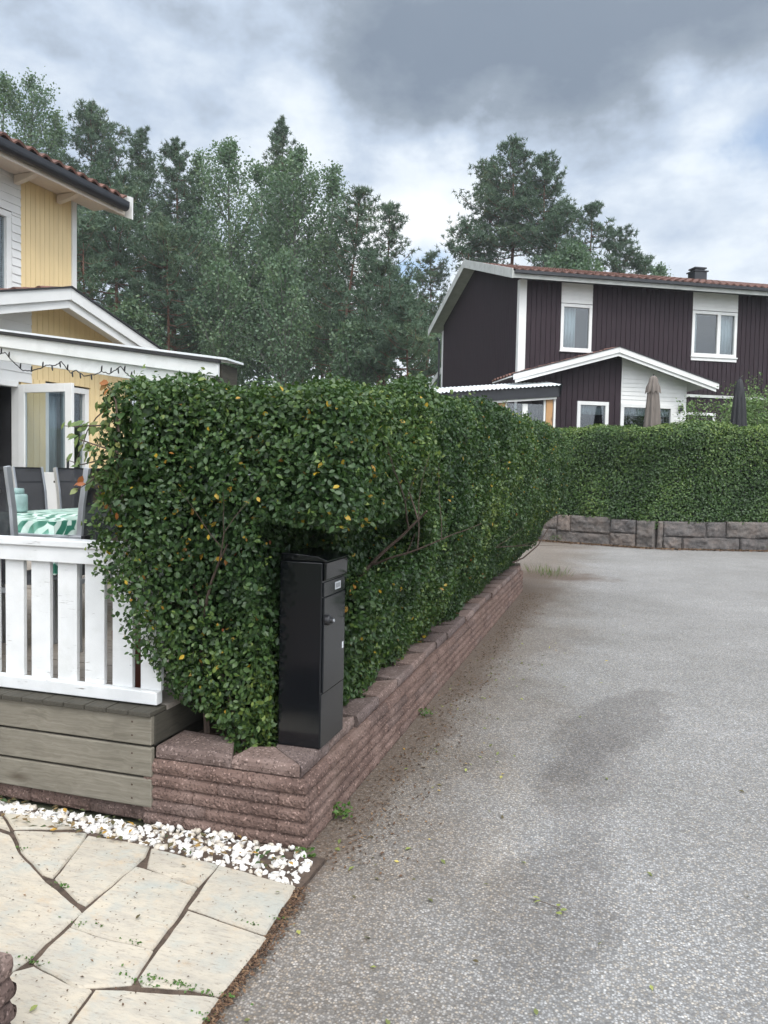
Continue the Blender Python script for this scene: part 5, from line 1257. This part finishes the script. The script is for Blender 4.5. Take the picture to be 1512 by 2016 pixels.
# ------------------------------------------------------------------ trees
def needles(P, r, blades=11, L=.24, w=.05):
    """tufts of needles: blades fanning upwards and outwards"""
    n = len(P); Q = np.repeat(P, blades, 0); k = len(Q)
    T = unit(r.normal(size=(k, 3)) + np.array([0, 0, .55])); ll = r.uniform(.65, 1.25, k)[:, None] * L; B = unit(np.cross(T, rand_unit(r, k))) * w * .5
    V = np.stack([Q - B, Q + B, Q + T * ll], 1).reshape(-1, 3); return V, np.arange(3 * k).reshape(-1, 3)
def tree(kind, px, py, D, half, pyb, label, seed, lean=0.0, dense=1.0, bare=None, group=None):
    """px, py: where the tip stands in the photo; half: crown half-width and pyb: crown foot, in photo pixels"""
    global mb
    top = atd(px, py, D); low = atd(px, pyb, D); Rm = half / FPX * D; r = np.random.default_rng(seed); rnd = random.Random(seed)
    base = Vector((top.x + lean, top.y, 0)); t = empty('pine_tree' if kind == 'pine' else 'aspen_tree', base, 0, label, 'tree', group)
    Hh = top.z; cb = max(low.z, .3); mb = MB()
    axis = lambda h: Vector((-lean * (h / Hh) + .25 * math.sin(h * .5 + seed) * (h / Hh) * (1 - h / Hh) * 2, .15 * math.sin(h * .4 + seed * 2) * (1 - h / Hh), h))
    r0 = .0105 * Hh + .03
    mb.tube([axis(Hh * i / 14) for i in range(15)], [r0 * (1 - .93 * i / 14) for i in range(15)], 8)
    pts, up = [], []
    if kind == 'pine':
        h = cb - (Hh - cb) * .12
        nb = 0
        while h < Hh - .25:
            f = max(0, (h - cb) / (Hh - cb)); env = (Rm * 1.45 * (1 - f) ** .66 + .14) * (.55 + .45 * min(1, (f + .12) * 3.2)) * (.85 + .25 * math.sin(h * 1.9 + seed) ** 2)
            for k in range(rnd.randint(3, 5)):
                a = rnd.uniform(0, 6.28); L = env * rnd.uniform(.55, 1.15); rise = (.18 + .55 * f) * L
                p0 = axis(h); pth = [p0]
                for j in range(1, 5):
                    u = j / 4; pth.append(p0 + Vector((math.cos(a + .15 * math.sin(u * 3 + k)) * L * u, math.sin(a) * L * u, rise * u * u + (-.08 * L * math.sin(u * 3.1)) + rnd.uniform(-.05, .05))))
                mb.tube(pth, [.008 + .012 * L * (1 - .9 * j / 4) for j in range(5)], 5, False)
                if f < 0.02 and rnd.random() < .6: continue
                m = int((4 + 14 * L) * dense)
                for j in range(m):
                    u = 1.08 - .78 * rnd.random() ** 1.5; i = min(3, int(u * 4)); q = pth[i].lerp(pth[i + 1], u * 4 - i) if u < 1 else pth[4]
                    s_ = .05 + .15 * L * (1.1 - abs(u - .7))
                    pts.append((q.x + rnd.gauss(0, s_), q.y + rnd.gauss(0, s_), q.z + abs(rnd.gauss(0, s_ * .5)) - .05))
            h += rnd.uniform(.30, .58) * (1 - .45 * f)
        for k in range(int(26 * dense)): 
            hh = Hh - abs(rnd.gauss(0, .6)); q = axis(hh); pts.append((q.x + rnd.gauss(0, .04), q.y + rnd.gauss(0, .04), hh))
        P = np.array(pts); P[:, 0] -= 0; V, Fc = needles(P, r); k = len(Fc)
        ti = np.repeat(np.clip(.45 + .25 * npnoise(P, 1.2, seed) + r.normal(size=len(P)) * .16, 0, .95), 11)
        if bare: ti = np.clip(ti + bare * (r.uniform(size=k) < .5), 0, 1)
        mt = MT['needle']; me = np_mesh('crown', V, [Fc], mt, ti)
        bark = MT['bark_pine']
    else:
        # upright limbs, each with its own loose cloud of leaves
        ends = []
        for k in range(int(62 + 8 * Rm)):
            f = rnd.uniform(0, 1) ** .85; h = cb + (Hh - cb) * f; a = rnd.uniform(0, 6.28)
            env = Rm * (math.sin(math.pi * min(1, (f * .80 + .16))) ** .6); L = min(env * rnd.uniform(.5, 1.1), .25 + (Hh - h) * .75); p0 = axis(max(.5, h - L * .9))
            pth = [p0 + Vector((math.cos(a) * L * u ** .8, math.sin(a) * L * u ** .8, L * (1.15 * u + .25 * u * u))) for u in (0, .33, .66, 1)]
            mb.tube(pth, [.010 + .014 * L, .012 * L + .008, .008 * L + .006, .004], 5, False); ends.append((pth, L))
        for pth, L in ends:
            m = int(150 * dense * (.35 + L / 2.2))
            for j in range(m):
                u = rnd.uniform(.15, 1.08) * 3; i = min(2, int(u)); q = pth[i].lerp(pth[i + 1], min(u - i, 1)); s_ = .12 + .17 * L * (1.1 - .25 * u)
                pts.append((q.x + rnd.gauss(0, s_), q.y + rnd.gauss(0, s_), q.z + rnd.gauss(0, s_ * 1.15)))
        for k in range(int(150 * dense)):
            hh = Hh - abs(rnd.gauss(0, .9)); s_ = .05 + .16 * (Hh - hh); q = axis(hh); pts.append((q.x + rnd.gauss(0, s_), q.y + rnd.gauss(0, s_), hh))
        P = np.array(pts); k = len(P); ti = np.clip(.45 + .2 * npnoise(P, 1.5, seed) + r.normal(size=k) * .22, 0, 1)
        me = diamonds('crown', P, unit(r.normal(size=P.shape) + np.array([0, -.2, .3])), r.normal(size=P.shape), r.uniform(.10, .19, k), ti, MT['aspen'], .8, .08)
        bark = MT['bark_aspen']
    mb.build('trunk', bark, t, smooth=True); link('crown', me, t)
FL, FR = 'forest edge behind the yellow house', 'trees behind the brown house'
T = [
    ('aspen', 62, 148, 46, 78, 640, 'tallest aspen at the far left of the wood', 1, 0, 1.0, None, FL),
    ('aspen', 6, 155, 44, 60, 640, 'aspen cut off by the left edge of the photo', 2, 0, 1.0, None, FL),
    ('aspen', 108, 225, 48, 52, 620, 'slim aspen just right of the tallest aspen', 3, 0, 1.0, None, FL),
    ('pine', 178, 203, 45, 78, 560, 'tall pine with a broad top right of the left aspens', 4, .2, 1.15, None, FL),
    ('pine', 278, 253, 49, 48, 560, 'narrow pine standing alone in the gap between two wide pines', 5, 0, 1.0, None, FL),
    ('pine', 348, 273, 46, 58, 640, 'pointed pine left of the round leafy aspens', 6, 0, 1.1, None, FL),
    ('aspen', 392, 305, 47, 50, 700, 'narrow aspen squeezed beside the pointed pine', 7, 0, 1.0, None, FL),
    ('aspen', 452, 284, 42, 82, 745, 'wide leafy aspen left of the central spire', 8, 0, 1.15, None, FL),
    ('pine', 556, 229, 49, 46, 640, 'pine spire rising above the leafy crowns in mid wood', 9, 0, 1.1, None, FL),
    ('aspen', 585, 300, 43, 92, 745, 'broad leafy aspen in front of the central spire', 10, 0, 1.2, None, FL),
    ('aspen', 655, 335, 42, 55, 745, 'thin aspen on the right flank of the broad aspen', 11, 0, .9, None, FL),
    ('aspen', 515, 330, 46, 70, 745, 'aspen between the two widest leafy crowns', 12, 0, 1.1, None, FL),
    ('pine', 708, 368, 40, 66, 690, 'leaning pine with a bare red trunk near the right end of the wood', 13, -1.3, .8, None, FL),
    ('pine', 768, 400, 43, 52, 700, 'open-branched pine at the right end of the wood', 14, -.6, .65, None, FL),
    ('pine', 232, 340, 41, 92, 590, 'bushy dark pine beside the yellow house roof corner', 15, -.5, 1.2, None, FL),
    ('pine', 330, 430, 39, 80, 650, 'mid-height dark pine in front of the pointed pine', 16, 0, 1.1, None, FL),
    ('pine', 165, 430, 37, 66, 560, 'dark pine with orange trunk right beside the yellow gable', 17, 0, 1.0, None, FL),
    ('pine', 755, 520, 38, 78, 730, 'low spreading pine left of the brown house', 18, 0, 1.0, None, FL),
    ('pine', 806, 590, 36, 62, 760, 'lowest pine touching the brown house gable', 19, 0, 1.1, None, FL),
    ('pine', 848, 497, 52, 42, 640, 'thin bronze-tinted pine beside the brown house roof', 20, 0, .8, .25, FL),
    ('aspen', 262, 600, 38, 62, 745, 'young aspen low between the pine trunks beside the porch gable', 21, 0, .7, None, FL),
    ('aspen', 430, 520, 38, 60, 745, 'young leafy aspen low in front of the pine trunks above the canopy end', 22, 0, .6, None, FL),
    ('aspen', 560, 500, 37, 66, 745, 'young leafy aspen in front of the foot of the broad aspen', 24, 0, .6, None, FL),
    ('aspen', 700, 640, 37, 60, 760, 'small aspen at the foot of the leaning pine', 25, 0, .7, None, FL),
    ('pine', 430, 480, 48, 75, 690, 'shaded pine behind the wide leafy aspen', 26, 0, 1.0, None, FL),
    ('pine', 640, 470, 48, 70, 690, 'shaded pine behind the broad leafy aspen', 27, 0, 1.0, None, FL),
    ('pine', 90, 330, 50, 80, 620, 'shaded pine behind the left aspens', 28, 0, 1.0, None, FL),
    ('pine', 1012, 277, 46, 60, 490, 'tallest pine behind the brown house roof', 31, .1, 1.0, None, FR),
    ('pine', 968, 310, 48, 55, 520, 'pine on the left shoulder of the tallest one behind the brown house', 32, 0, 1.0, None, FR),
    ('pine', 1074, 302, 45, 50, 520, 'pine on the right shoulder of the tallest one behind the brown house', 33, .3, 1.15, None, FR),
    ('pine', 925, 440, 46, 48, 550, 'low pine spreading left over the brown house gable', 34, 0, .9, None, FR),
    ('pine', 1100, 410, 43, 50, 555, 'rounded pine right of the tall group behind the roof', 35, 0, 1.2, None, FR),
    ('pine', 1166, 402, 46, 46, 560, 'pointed pine standing right of the tall group', 36, 0, 1.0, None, FR),
    ('pine', 1222, 448, 46, 44, 570, 'shorter pine at the right end of the group behind the roof', 37, 0, 1.0, None, FR),
    ('pine', 1262, 505, 47, 32, 580, 'small pine just clearing the roof ridge', 38, 0, 1.0, None, FR),
    ('aspen', 1298, 526, 52, 18, 590, 'tiny treetop peeping over the roof ridge', 39, 0, .8, None, FR),
    ('aspen', 1125, 490, 41, 60, 600, 'leafy light green crown between pines above the roof ridge', 40, 0, .9, None, FR),
]
for a in T: tree(*a)
# the wood closing the view far behind the trunks
def far_wood():
    P = []
    for x0_, x1_, D0, ytop in ((-120, 900, 66, 600), (-120, 900, 58, 650)):
        for k in range(9000):
            x = rng.uniform(x0_, x1_); y = ytop + abs(rng.normal()) * 60 + 35 * math.sin(x * .045) + 18 * math.sin(x * .11); q = atd(x, min(y, 860), D0 + rng.uniform(-4, 4)); P.append(q)
    P = np.array(P); n = len(P); r = np.random.default_rng(3)
    return link('distant_wood', diamonds('distant_wood', P, rand_unit(r, n), r.normal(size=P.shape), r.uniform(.3, .7, n), r.uniform(0, .7, n), MT['aspen'], .8))
tag(far_wood(), 'dim mass of the wood further behind the tree trunks', 'wood', kind='stuff')

# ------------------------------------------------------------------ thin added veil standing in for lens flare
hz = MB(); hz.box(-410, 410, -410, 410, -1.4, 32)
hm = bpy.data.materials.new('flare_veil'); hm.use_nodes = True; ht = hm.node_tree; ht.nodes.clear()
ho_ = ht.nodes.new('ShaderNodeOutputMaterial'); hv = ht.nodes.new('ShaderNodeVolumePrincipled')
hv.inputs['Color'].default_value = (.93, .96, 1, 1); hv.inputs['Density'].default_value = .0008; hv.inputs['Anisotropy'].default_value = .1
ht.links.new(hv.outputs[0], ho_.inputs['Volume'])
tag(hz.build('flare_veil', hm), 'thin added pale veil over the whole place, for lens flare', 'flare_veil', kind='stuff')
